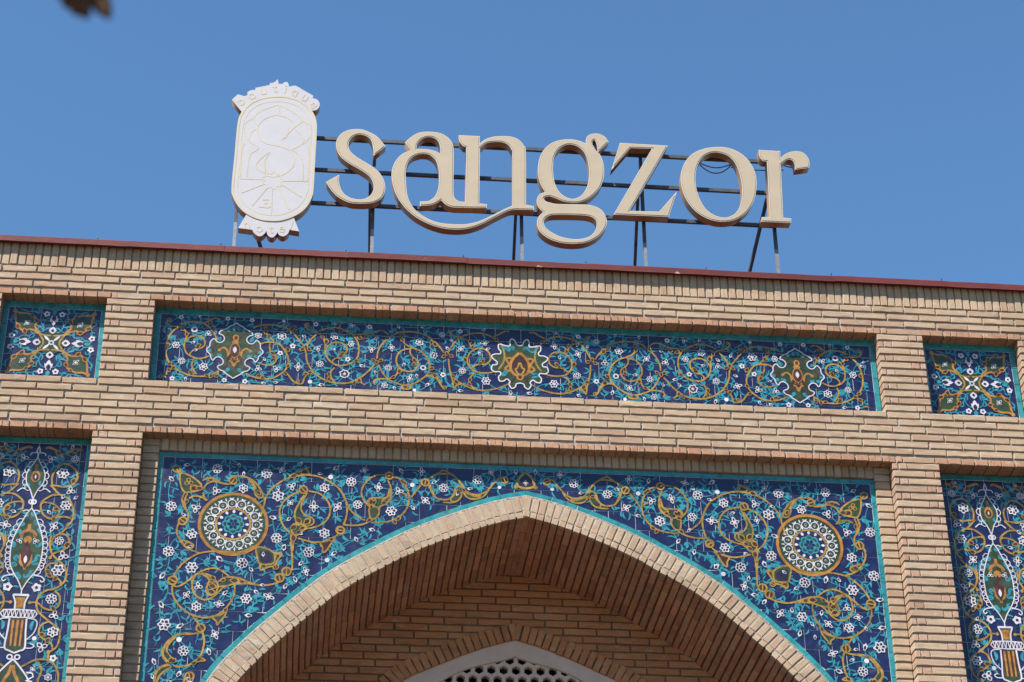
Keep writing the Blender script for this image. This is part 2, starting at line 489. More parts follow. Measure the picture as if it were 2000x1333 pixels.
# --- bricks
BR = {}
BR['str'] = brick_mesh('stretcher', .2485, .06, .0500, M['brick'], 8)
BR['sol'] = brick_mesh('soldier', .250, .06, .0515, M['brick'], 6)
BR['lin'] = brick_mesh('lintel', .0965, .112, .0500, M['head'], 8)
BR['linh'] = brick_mesh('lintel_split', .0470, .112, .0495, M['head'], 6)
BR['lin2h'] = brick_mesh('lintel_deep_split', .0470, .150, .0495, M['head'], 5)
BR['lin2'] = brick_mesh('lintel_deep', .0965, .150, .0500, M['head'], 6)
BR['p250'] = brick_mesh('pier_long', .2485, .099, .0490, M['brick'], 8)
BR['c62'] = brick_mesh('closer_wide', .0600, .099, .0490, M['close'], 6)
BR['c40'] = brick_mesh('closer_narrow', .0395, .099, .0490, M['close'], 6)
BR['hs'] = brick_mesh('soldier_half', .118, .05, .0515, M['brick'], 6)
BR['strip'] = brick_mesh('strip_header', .1185, .05, .0500, M['brick'], 6)
BR['vou'] = brick_mesh('voussoir', .113, .05, .0475, M['brick'], 8)
BR['sof'] = brick_mesh('soffit_long', .2480, .055, .0465, M['soffit'], 8)
BR['sofh'] = brick_mesh('soffit_half', .1200, .055, .0465, M['soffit'], 5)
BR['end'] = brick_mesh('arch_end', .0485, .030, .0480, M['brick'], 6)
BR['bk'] = brick_mesh('back_stretcher', .2470, .05, .0485, M['back'], 6)
BR['iv'] = brick_mesh('inner_voussoir', .128, .05, .0500, M['back'], 6)

bricks = []
def course(z, x0, xa, xb, pitch=.26):
    k = math.floor((xa-x0)/pitch)-1
    while x0+k*pitch < xb+.01:
        xc = x0+k*pitch+pitch/2
        if xc-.124 < xa-.005 or xc+.124 > xb+.005:      # half bricks at the quoins
            if xa < xc+.06 and xc-.06 < xb: bricks.append(lay(BR['strip'], xa+.060 if xc < 0 else xb-.060, 0, z, .12))
        elif xa-.01 < xc < xb+.01: bricks.append(lay(BR['str'], xc+random.uniform(-.003, .003), 0, z))
        k += 1
for i, x0 in enumerate((-.074, .040, -.088)):
    course(ZS-.004-PT*(i+.5), x0, -XW, XW)
for i, x0 in enumerate((-.05, .03, -.02, .115, -.01, .12)):
    course(ZSILL-PM*(i+.5), x0, -XW, XW)
place(portal, 'brick', bricks)

# bricks of the piers: one long and two closers, alternating sides
longs, clos = [], []
def pier_course(xa, xb, z, odd):
    wdt = xb-xa
    if odd:   # closers left
        clos.append(lay(BR['c40'], xa+.020, 0, z, .04)); clos.append(lay(BR['c62'], xa+.020+.0585, 0, z, .06))
        longs.append(lay(BR['p250'], xb-.1245, 0, z))
    else:
        longs.append(lay(BR['p250'], xa+.1245, 0, z))
        clos.append(lay(BR['c62'], xb-.0785, 0, z, .06)); clos.append(lay(BR['c40'], xb-.020, 0, z, .04))
rows = [ZU-PM*(i+.5) for i in range(11)] + [ZL-PM*(i+.5) for i in range(int((ZL-ZBOT)/PM))]
for side in (-1, 1):
    for ri, z in enumerate(rows):
        xa, xb = sorted((side*XI, side*XO))
        pier_course(xa, xb, z, ri % 2)
        xa, xb = (side*XE, side*(XE+.362)); xa, xb = min(xa, xb), max(xa, xb)
        pier_course(xa, xb, z, (ri+1) % 2)
# lintel-height courses over the piers
lint = []
def lintel_row(xa, xb, z, m, depth):
    n = round((xb-xa)/.1078); p = (xb-xa)/n
    for k in range(n):
        xm, ym = xa+p*(k+.5)+random.uniform(-.003, .003), random.uniform(-.004, .001)
        if random.random() < .5:      # bricks that show a split in their end face
            q = random.uniform(-.0015, .0015)
            for sg in (-1, 1): lint.append(lay(BR[m+'h'], xm+sg*.0243+q, ym, z, .05, err=1.0))
        else: lint.append(lay(BR[m], xm, ym, z, .1, err=1.6))
for z, m in ((ZU+.025, 'lin'), (ZL+.025, 'lin2')):
    d = .1 if m == 'lin' else .15
    lintel_row(-XI-.035, XI+.035, z, 'lin', d)
    for s in (-1, 1):
        a, b = sorted((s*(XO-.03), s*(XE+.03)))
        lintel_row(a, b, z, m, d)
        a, b = sorted((s*(XI+.035), s*(XO-.03)))
        longs.append(lay(BR['p250'], (b-.127 if s < 0 else a+.127+.05), 0, z))
        clos.append(lay(BR['c40'], (a+.024 if s < 0 else a+.024), 0, z, .04))
        a, b = sorted((s*(XE+.03), s*XW))
        longs.append(lay(BR['p250'], a+.13, 0, z)); clos.append(lay(BR['c62'], b-.035, 0, z, .06))
place(portal, 'pier_brick', longs)
place(portal, 'closer_brick', clos)
place(portal, 'lintel_brick', lint)

# soldier courses
sol = []
VERT = Matrix.Rotation(math.pi/2, 3, 'Y')
n = int(2*XW/.0612)
for k in range(n):
    sol.append(lay(BR['sol'], -XW+.033+k*.0612+random.uniform(-.0015, .0015), 0, ZS+.125, .25, VERT, 1.4))
place(portal, 'soldier_brick', sol)
hs = []
n = int(2*(XI-.13)/.0612)
for k in range(n+1):
    hs.append(lay(BR['hs'], -(XI-.13)+.0306+k*(2*(XI-.13)-.06)/n, .10, .686+.059, .12, VERT, 1.4))
place(portal, 'half_soldier_brick', hs)
st = []
for s in (-1, 1):
    for i in range(int((ZL-ZBOT)/PM)):
        st.append(lay(BR['strip'], s*(XI-.0605), .10, ZL-PM*(i+.5)+.004, .12, err=1.4))
place(portal, 'strip_brick', st)

# voussoirs, arch ends and soffit
vou, ends, sof = [], [], []
PV = .0618
DOWN = Matrix(((1, 0, 0), (0, 0, 1), (0, -1, 0))).transposed()   # front face (-Y) turned to -Z
for side in (-1, 1):
    s = .034
    k = 0
    while s < SEG[-1]-.3:
        p, _, t = arch_at(s)
        if p[1]-.2 < ZBOT: break
        ang = math.atan2(t[1], t[0])              # slope of the arch, x to the right
        a = -ang if side > 0 else ang             # rotation about Y of the local frame
        Rn = Matrix.Rotation(a, 3, 'Y')           # local x along the arch
        x, z = arch_off(s, .120, side)
        vou.append(lay(BR['vou'], x, .10, z, .12, Rn @ VERT, 1.5))
        # soffit row: bricks running into the depth
        nloc = arch_off(s, .226, side)
        off = (k % 2)*.5
        y = .114
        first = True
        Bs = Rn @ DOWN
        Bs = Rn @ Matrix(((0, 1, 0), (0, 0, 0), (0, 0, 0)))if False else Rn
        # basis: brick length -> +Y, brick height -> along arch, brick front -> inside of the opening
        eL = Vector((0, 1, 0)); eH = Rn @ Vector((1, 0, 0)); eF = Rn @ Vector((0, 0, 1))   # +depth points up into the vault
        B = Matrix((eL, eF, eH)).transposed()
        if B.determinant() < 0: B = Matrix((eL, eF, -eH)).transposed()
        ln = .2600
        while y < 1.05:
            if first and k % 2:
                sof.append(lay(BR['sofh'], nloc[0], y+.0595, nloc[1], .12, B, 1.3)); y += .1265
            else:
                sof.append(lay(BR['sof'], nloc[0], y+.124, nloc[1], .25, B, 1.3)); y += ln
            first = False
        # end face visible at the arris
        x, z = arch_off(s, .2025, side)
        ends.append(lay(BR['end'], x, .0985, z, .05, Rn, 1.8))
        s += PV; k += 1
place(portal, 'voussoir', vou)
place(portal, 'arch_end_brick', ends)
place(portal, 'soffit_brick', sof)

# lime bead between strip and voussoirs
v, f = [], []
for side in (-1, 1):
    b = len(v); q = np.linspace(0, SEG[-1]-.3, 420)
    for s in q:
        for off, yy in ((.040, YB-.004), (.048+random.uniform(-.003, .003), .102+random.uniform(0, .006)), (.062+random.uniform(-.005, .004), .108)):
            x, z = arch_off(s, off, side); v.append((x, yy, z))
    for i in range(len(q)-1):
        k = b+3*i
        for d in (0, 1): f.append((k+d, k+3+d, k+4+d, k+1+d))
mesh_obj('lime_bead', v, f, M['lime'], portal, smooth=True)

# inner wall with its own pointed arch
YI = 1.10
INN = [(0, -.160), (.22, -.222), (.43, -.302), (.66, -.405), (.90, -.525), (1.05, -.655), (1.30, -.93), (1.5, -1.35), (1.58, -2.0)]
IP = np.array(catmull(INN, False, .02, 5, 30)); ISEG = np.r_[0, np.cumsum(np.linalg.norm(np.diff(IP, axis=0), axis=1))]
def inn_off(s, off, side):
    x = np.interp(s, ISEG, IP[:, 0]); z = np.interp(s, ISEG, IP[:, 1])
    x2 = np.interp(s+.03, ISEG, IP[:, 0]); z2 = np.interp(s+.03, ISEG, IP[:, 1])
    t = np.array([x2-x, z2-z]); t /= np.linalg.norm(t)
    return AXX+.018+side*max(0.0, x+t[1]*off), z-t[0]*off, math.atan2(t[1], t[0])
bk = []
for i in range(26):
    z = .262-.0605*i
    for k in range(-9, 10):
        x = .02+k*.259+(.12 if i % 2 else 0)+(.03 if i % 3 == 0 else 0)
        ax = abs(x-AXX-.018)
        if ax > 1.75 or z > arch_z(x)-.10: continue
        if z+.02 < np.interp(ax+.10, IP[:, 0], IP[:, 1]): continue
        bk.append(lay(BR['bk'], x, YI, z, .25))
place(portal, 'inner_wall_brick', bk)
iv = []
for side in (-1, 1):
    s = .036
    while s < ISEG[-1]-.2:
        x, z, ang = inn_off(s, .070, side)
        if z < -1.45: break
        Rn = Matrix.Rotation(-ang if side > 0 else ang, 3, 'Y')
        iv.append(lay(BR['iv'], x, YI-.010, z, .12, Rn @ VERT, 1.2)); s += .0615
place(portal, 'inner_voussoir', iv)
v, f = [], []
for side in (-1, 1):
    b = len(v); q = np.linspace(0, ISEG[-1]-.08, 50)
    for s in q:
        x, z, _ = inn_off(s, .132, side); v += [(x, YI+.009, z), (x, YI+.009, .6), (x, YI+.16, z)]
    for i in range(len(q)-1):
        k = b+3*i; f += [(k, k+3, k+4, k+1), (k, k+2, k+5, k+3)]
    k = b+3*(len(q)-1); v += [(side*2.75, YI+.009, v[k][2]), (side*2.75, YI+.009, .6)]; f.append((k, k+3, k+4, k+1)) if False else f.append((k, len(v)-2, len(v)-1, k+1))
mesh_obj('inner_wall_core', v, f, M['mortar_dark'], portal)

# metal coping in overlapping lengths
joints = [-4.50, -3.265, -2.326, -1.359, -.441, .527, 1.487, 2.499, 3.399, 4.50]
for i in range(len(joints)-1):
    a, b = joints[i], joints[i+1]+.012
    d = -.002*(i % 2); dz = random.uniform(-.003, .003)
    prof = [(.34, 2.425), (.0, 2.416), (-.046+d, 2.408+dz), (-.047+d, 2.405+dz), (-.046+d, 2.362+dz), (-.050+d, 2.357+dz), (-.049+d, 2.354+dz), (-.040, 2.356), (-.040, 2.366), (.02, 2.369)]
    v, f = [], []; nx = 12
    for k in range(nx+1):
        x = a+(b-a)*k/nx; jz = random.uniform(-.0012, .0012)
        for (y, z) in prof: v.append((x, y+random.uniform(-.0006, .0006), z+jz))
    m_ = len(prof)
    for k in range(nx):
        for q in range(m_-1): f.append((k*m_+q, k*m_+q+1, (k+1)*m_+q+1, (k+1)*m_+q))
    f.append(tuple(range(m_))); f.append(tuple(nx*m_+q for q in reversed(range(m_))))
    o = mesh_obj('coping_section', v, f, M['coping'], portal)
    sc_ = MB(); sc_.tube([(b-.03, -.030, 2.40), (b-.03, -.030, 2.425), (b-.032, -.030, 2.428), (b-.03, -.030, 2.447)], [.003, .003, .006, .003], 6)
    sc_.build('screw', M['screw'], o)
rf = mesh_obj('roof_sheet', [(-XW, .30, 2.420), (XW, .30, 2.420), (XW, 6.0, 2.45), (-XW, 6.0, 2.45)], [(0, 1, 2, 3)], M['coping'], portal)

# ------------------------------------------------------------------ tiles
def tile_piece(poly, Y, mat, parent, name='tile'):
    """a glazed tile: outline poly in (x, z), softened front arris, 12 mm thick"""
    P = [np.array(p) for p in poly]; c = sum(P)/len(P); n = len(P)
    dy = random.uniform(-.0008, .0006); tx, tz = random.uniform(-.011, .011), random.uniform(-.011, .011)
    v = []
    for q in P:
        d = c-q; L = np.linalg.norm(d); k = q+d/L*min(.0022, L*.2)
        v.append((k[0], Y+dy+tx*(k[0]-c[0])*.5+tz*(k[1]-c[1])*.5, k[1]))
    for q in P: v.append((q[0], Y+dy+.0018, q[1]))
    for q in P: v.append((q[0], Y+.013, q[1]))
    f = [tuple(range(n))]
    for i in range(n):
        j = (i+1) % n
        f += [(i, n+i, n+j, j), (n+i, 2*n+i, 2*n+j, n+j)]
    return mesh_obj(name, v, f, mat, parent)

GAP = .0021
def tile_grid(parent, xa, xb, za, zb, tw, th, xoff, zoff, Y, lower=None, stagger=True):
    zs = [za] + [z for z in np.arange(zoff-20*th, zoff+20*th, th) if za+.02 < z < zb-.02] + [zb]
    cells = []
    for r in range(len(zs)-1):
        ridx = int(round((zs[r]-zoff)/th + .3))
        o = xoff + (tw/2 if (stagger and ridx % 2) else 0)
        xs = [xa] + [x for x in o+tw*np.arange(-40, 41) if xa+.02 < x < xb-.02] + [xb]
        for i in range(len(xs)-1):
            x0, x1, z0, z1 = xs[i]+GAP, xs[i+1]-GAP, zs[r]+GAP, zs[r+1]-GAP
            if lower is None: cells.append([(x0, z0), (x1, z0), (x1, z1), (x0, z1)]); continue
            pieces = [(x0, x1)]
            if x0 < AXX < x1: pieces = [(x0, AXX-.0005), (AXX+.0005, x1)] if lower(AXX) > z0 else [(x0, x1)]
            for (u0, u1) in pieces:
                X = np.linspace(u0, u1, 9); Zl = np.array([lower(x) for x in X])
                if Zl.max() <= z0: cells.append([(u0, z0), (u1, z0), (u1, z1), (u0, z1)]); continue
                ok = Zl < z1-.008
                if not ok.any(): continue
                Xf = np.linspace(u0, u1, 60); Zf = np.array([lower(x) for x in Xf]); okf = Zf < z1-.004
                if not okf.any(): continue
                Xk = Xf[okf]; a, b = Xk[0], Xk[-1]
                if b-a < .012: continue
                bot = [(x, max(z0, lower(x))) for x in np.linspace(a, b, 8)]
                top = [(b, z1), (a, z1)]
                if bot[-1][1] > z1-.006: top = top[1:]
                if bot[0][1] > z1-.006: top = top[:-1]
                cells.append(bot+top)
    for c in cells: tile_piece(c, Y, M['navy'], parent)

def border(parent, x0, x1, z0, z1, Y, ln=.2):
    """one straight run of border tiles"""
    if abs(x1-x0) > abs(z1-z0):
        n = max(1, round((x1-x0)/ln))
        for k in range(n):
            a, b = x0+(x1-x0)*k/n+GAP*.6, x0+(x1-x0)*(k+1)/n-GAP*.6
            tile_piece([(a, z0), (b, z0), (b, z1), (a, z1)], Y-.001, M['teal'], parent, 'border_tile')
    else:
        n = max(1, round((z1-z0)/ln))
        for k in range(n):
            a, b = z0+(z1-z0)*k/n+GAP*.6, z0+(z1-z0)*(k+1)/n-GAP*.6
            tile_piece([(x0, a), (x1, a), (x1, b), (x0, b)], Y-.001, M['teal'], parent, 'border_tile')

def grout(parent, x0, x1, z0, z1, Y):
    mesh_obj('grout_bed', [(x0, Y+.0035, z0), (x1, Y+.0035, z0), (x1, Y+.0035, z1), (x0, Y+.0035, z1)], [(0, 1, 2, 3)], M['grout'], parent)

# ------------------------------------------------------------------ painted ornament
def pt(view, p, Y):
    """view = (x0, y0, scale) of the survey sheet the point was read from"""
    x0, y0, s = view
    return np.array(U(x0+p[0]/s, y0+p[1]/s, Y))

class Orn:
    """enamel-painted ornament of one panel, kept in groups (each becomes one part)"""
    LAY = dict(fill=0, turq=1, fill2=2, gold=3, white=4, dark=5, top=6)
    def __init__(s, Y): s.Y = Y; s.g = {}; s.fl = []
    def put(s, grp, col, lay_, pts, faces):
        v, f, m = s.g.setdefault(grp, ([], [], []))
        s.n = (getattr(s, 'n', 0)+1) % 90; y = s.Y-.0016-.0006*s.LAY[lay_]-s.n*6e-6; dn = 4e-6/max(1, len(pts))
        b = len(v); v += [(p[0], y-i*dn, p[1]) for i, p in enumerate(pts)]
        for q in faces: f.append(tuple(b+i for i in q)); m.append(GI[col])
    def poly(s, grp, col, lay_, pts):
        A = sum(pts[i-1][0]*pts[i][1]-pts[i][0]*pts[i-1][1] for i in range(len(pts)))
        if A < 0: pts = pts[::-1]
        s.put(grp, col, lay_, pts, [tuple(range(len(pts)))])
    def rib(s, grp, col, lay_, pts, w, taper=(1, 1), closed=False):
        P = [np.array(p) for p in pts]; n = len(P)
        if n < 2: return
        L, R_ = [], []
        for i in range(n):
            a = P[i-1] if (i > 0 or closed) else P[i]; b = P[(i+1) % n] if (i < n-1 or closed) else P[i]
            t = b-a; l = np.linalg.norm(t)
            if l < 1e-9: t = np.array([1., 0]); l = 1
            t = t/l; nn = np.array([-t[1], t[0]]); u = i/(n-1)
            k = taper[0]+(taper[1]-taper[0])*u
            if len(taper) > 2: k = taper[0]*(1-u)**2+2*taper[1]*u*(1-u)+taper[2]*u*u
            L.append(P[i]+nn*w*k/2); R_.append(P[i]-nn*w*k/2)
        f = [(i, n+i, n+i+1, i+1) for i in range(n-1)]
        if closed: f.append((n-1, 2*n-1, n, 0))
        s.put(grp, col, lay_, L+R_, [tuple(reversed(q)) for q in f] if False else f)
    def disc(s, grp, col, lay_, c, r, n=12, ry=None):
        ry = ry or r
        s.poly(grp, col, lay_, [(c[0]+r*math.cos(2*math.pi*k/n), c[1]+ry*math.sin(2*math.pi*k/n)) for k in range(n)])
    def annulus(s, grp, col, lay_, c, r0, r1, n=40):
        ring = [(c[0]+(r0+r1)/2*math.cos(2*math.pi*k/n), c[1]+(r0+r1)/2*math.sin(2*math.pi*k/n)) for k in range(n)]
        s.rib(grp, col, lay_, ring, r1-r0, closed=True)
    def petal(s, grp, col, lay_, c, a, r0, r1, w):
        d = np.array([math.cos(a), math.sin(a)]); nn = np.array([-d[1], d[0]]); c = np.array(c)
        pr = [(0, 0), (.3, .8), (.55, 1), (.8, .65), (1, 0), (.8, -.65), (.55, -1), (.3, -.8)]
        s.poly(grp, col, lay_, [tuple(c+d*(r0+(r1-r0)*u)+nn*w*q/2) for u, q in pr])
    def drop(s, c, size, a=None, grp='scrollwork', out='gold', inn='brown'):
        a = random.uniform(0, 6.28) if a is None else a
        d = np.array([math.cos(a), math.sin(a)]); c = np.array(c)-d*size*.1
        s.petal(grp, out, 'white', c, a, -size*.62, size*.75, size*.95)
        s.petal(grp, inn, 'dark', c, a, -size*.46, size*.50, size*.60)
    def ringlet(s, c, r, grp='scrollwork'):
        s.disc(grp, 'brown', 'fill2', c, r*.9)
        s.annulus(grp, 'gold', 'white', c, r*.70, r*1.08, 18)
        a = random.uniform(0, 3.1); d = np.array([math.cos(a), math.sin(a)])
        s.rib(grp, 'gold', 'white', [np.array(c)-d*r, np.array(c)+d*r], r*.28)
    def flower(s, kind, c, size, a=None):
        c = np.array(c); R_ = size/2; a = random.uniform(0, 6.28) if a is None else a
        g_ = 'blossom#%d' % len(s.fl)
        s.fl.append((c, R_))
        if kind == 'r':
            n = 7
            for k in range(n):
                q = c+R_*.62*np.array([math.cos(a+2*math.pi*k/n), math.sin(a+2*math.pi*k/n)])
                s.disc(g_, 'white', 'white', q, R_*.37, 9); s.petal(g_, 'dark', 'top', q, a+2*math.pi*k/n, -R_*.22, R_*.24, R_*.34)
            s.disc(g_, 'white', 'dark', c, R_*.42, 10); s.disc(g_, 'dark', 'top', c, R_*.27, 8)
        elif kind == 's6':
            for k in range(6):
                b = a+2*math.pi*k/6; big = 1.0 if k else 1.08
                s.petal(g_, 'white', 'white', c, b, R_*.05, R_*1.05*big, R_*.80)
                s.petal(g_, 'dark', 'dark', c, b, R_*.26, R_*.80, R_*.40*(1.4 if k == 0 else 1))
        elif kind == 's':
            for k in range(5):
                b = a+2*math.pi*k/5; s.petal(g_, 'white', 'white', c, b, 0, R_*1.02, R_*.92)
            s.disc(g_, 'white', 'white', c, R_*.5, 10); s.disc(g_, 'dark', 'dark', c, R_*.34, 8)
        elif kind == 't':
            for k in range(3):
                b = a+2*math.pi*k/3; q = c+R_*.5*np.array([math.cos(b), math.sin(b)])
                s.petal(g_, 'white', 'white', c, b, -R_*.1, R_*1.05, R_*.85); s.petal(g_, 'dark', 'dark', c, b, R_*.18, R_*.84, R_*.50)
        elif kind == 'f4':
            for k, l in enumerate((1.1, .8, 1.0, .8)):
                b = a+math.pi/2*k; s.petal(g_, 'white', 'white', c, b, -R_*.05, R_*l, R_*.62)
                s.petal(g_, 'dark', 'dark', c, b, R_*.20, R_*l*.80, R_*.34)
        elif kind == 'bud':
            for db, w_ in ((.45, .5), (-.45, .5), (0, .6)):
                s.petal(g_, 'white', 'white', c-R_*.25*np.array([math.cos(a), math.sin(a)]), a+db, -R_*.45, R_*(1.15 if db == 0 else .85), R_*w_*1.2)
            s.petal(g_, 'dark', 'dark', c, a, -R_*.55, R_*.42, R_*.50)
        elif kind == 'ring':
            s.annulus(g_, 'white', 'white', c, R_*.45, R_*.95, 14); s.disc(g_, 'dark', 'dark', c, R_*.45, 8)
        elif kind == 'dot':
            s.disc(g_, 'white', 'white', c, R_*.9, 10)
    def curl(s, c, a, ln, w=.0088, bend=1.0, grp='leaf_painting', leaf=True):
        c = np.array(c); pts = []; ang = a
        for k in range(7):
            pts.append(c.copy()); c = c+ln/6*np.array([math.cos(ang), math.sin(ang)]); ang += bend*.21
        s.rib(grp, 'turq', 'turq' if grp == 'leaf_painting' else 'gold', pts, w, (.45, 2.9, .05) if leaf else (1, .9, .1))
    def sprig(s, p, a, sc):
        """a pair of curling leaflets on a node"""
        for sg in (1, -1):
            s.curl(p, a+sg*random.uniform(.5, 1.0), sc*random.uniform(.8, 1.25), .0095, sg*random.uniform(.5, 1.6))
        s.curl(p, a+random.uniform(-.2, .2), sc*random.uniform(.5, .9), .0125, random.uniform(-1, 1))
    def vines(s, dmax=.24, inside=None, seed=1):
        """thin turquoise stems that join the blossoms, with leaflets along them"""
        rs = random.Random(seed); done = set(); F = s.fl
        for i, (c, r) in enumerate(F):
            near = sorted((np.linalg.norm(c-F[j][0]), j) for j in range(len(F)) if j != i)[:3]
            cnt = 0
            for d, j in near:
                if d > dmax or cnt >= 2 or (min(i, j), max(i, j)) in done: continue
                done.add((min(i, j), max(i, j))); cnt += 1
                q = F[j][0]; t = (q-c)/d; nn = np.array([-t[1], t[0]]); bow = rs.uniform(-.22, .22)*d
                pts = [c+t*d*u+nn*bow*4*u*(1-u) for u in np.linspace(0, 1, 10)]
                s.rib('leaf_painting', 'turq', 'turq', pts, .0066)
                m_ = max(1, int(d/.062))
                for k in range(m_):
                    u = (k+.5+rs.uniform(-.25, .25))/m_
                    if r/d*1.05 < u < 1-F[j][1]/d*1.05:
                        p = c+t*d*u+nn*bow*4*u*(1-u); sg = 1 if k % 2 else -1
                        aa = math.atan2(t[1], t[0])+sg*rs.uniform(.5, 1.1)
                        s.curl(p, aa, rs.uniform(.045, .075), .0088, sg*rs.uniform(.4, 1.7))
                        if rs.random() < .22: s.petal('leaf_painting', 'turq', 'turq', p, aa, .0, .058, .024)
                        if rs.random() < .5: s.curl(p, aa-sg*1.5, rs.uniform(.03, .05), .0072, -sg*rs.uniform(.4, 1.4))
            for k in range(3):
                a = rs.uniform(0, 6.28); p = c+r*1.0*np.array([math.cos(a), math.sin(a)])
                s.curl(p, a+rs.uniform(-.4, .4), rs.uniform(.045, .07), .0090, rs.choice((-1, 1))*rs.uniform(.5, 1.5))
    def fillers(s, x0, x1, z0, z1, ok, step=.075, seed=3):
        """loose leaflets where the field would be bare"""
        rs = random.Random(seed)
        for x in np.arange(x0+.03, x1, step):
            for z in np.arange(z0+.03, z1, step):
                p = np.array([x+rs.uniform(-.03, .03), z+rs.uniform(-.03, .03)])
                if not ok(p[0], p[1]): continue
                if any(np.linalg.norm(p-c) < r+.020 for c, r in s.fl): continue
                if rs.random() < .06: s.flower('bud', p, .052); continue
                s.sprig_r(p, rs)
    def sprig_r(s, p, rs):
        a = rs.uniform(0, 6.28)
        if rs.random() < .3: s.petal('leaf_painting', 'turq', 'turq', p, a+1, .0, .055, .024)
        s.curl(p, a, rs.uniform(.04, .065), .0092, rs.uniform(.4, 1.5)); s.curl(p, a+2.2, rs.uniform(.04, .06), .0082, -rs.uniform(.4, 1.5))
        s.curl(p, a-1.9, rs.uniform(.04, .06), .006, rs.uniform(-1, 1), leaf=False)
    def build(s, parent):
        for grp, (v, f, m) in s.g.items():
            base = grp.split('#')[0]
            q = mesh_obj(base, v, f, GLM, parent, midx=m)
            if base in ('scrollwork', 'leaf_painting'): q['kind'] = 'stuff'

def sheet(o, view, Y, mirrors, gold=(), drops=(), rings=(), flowers=(), w=.0136, fills=()):
    """transfer one survey sheet to a panel; mirrors is a list of (axis or None) for x"""
    for ax in mirrors:
        def T(p):
            q = pt(view, p, Y)
            return q if ax is None else np.array([2*ax-q[0], q[1]])
        k = 1.0/view[2]*.00405
        for st_ in gold:
            o.rib('scrollwork', 'gold', 'gold', catmull([T(p) for p in st_], False, .014), w, (.9, 1.15, .8))
        for d in fills:
            col, pts = d[0], d[1]; lay_ = d[2] if len(d) > 2 else 'fill2'
            P = catmull([T(p) for p in pts], True, .015)
            o.poly('scrollwork', col, lay_, P)
            if len(d) > 3: o.rib('scrollwork', d[3], 'gold', P, w*.95, closed=True)
        for d in drops:
            sz = (d[2] if len(d) > 2 else 36)*k
            a = None
            if len(d) > 3: a = math.radians(d[3]) if ax is None else math.pi-math.radians(d[3])
            o.drop(T(d), max(sz*1.25, .034), a)
        for d in rings: o.ringlet(T(d), d[2]*k)
        for fl in flowers: o.flower(fl[0], T(fl[1:3]), fl[3]*k*1.60)

# ---- frieze -------------------------------------------------------
VA, VB, VC, VD = (300, 600, 8.33), (480, 600, 8.33), (660, 610, 8.33), (840, 620, 8.33)
AXF = -.012
fz = empty('tile_frieze', (0, YT, ZSILL)); tag(fz, 'long horizontal blue tile frieze with gold scrolls and three green medallions', 'tile mural')
def scallop(o, grp, pts, w, col='white'):
    o.rib(grp, col, 'white', catmull(pts, True, .01), w, closed=True)

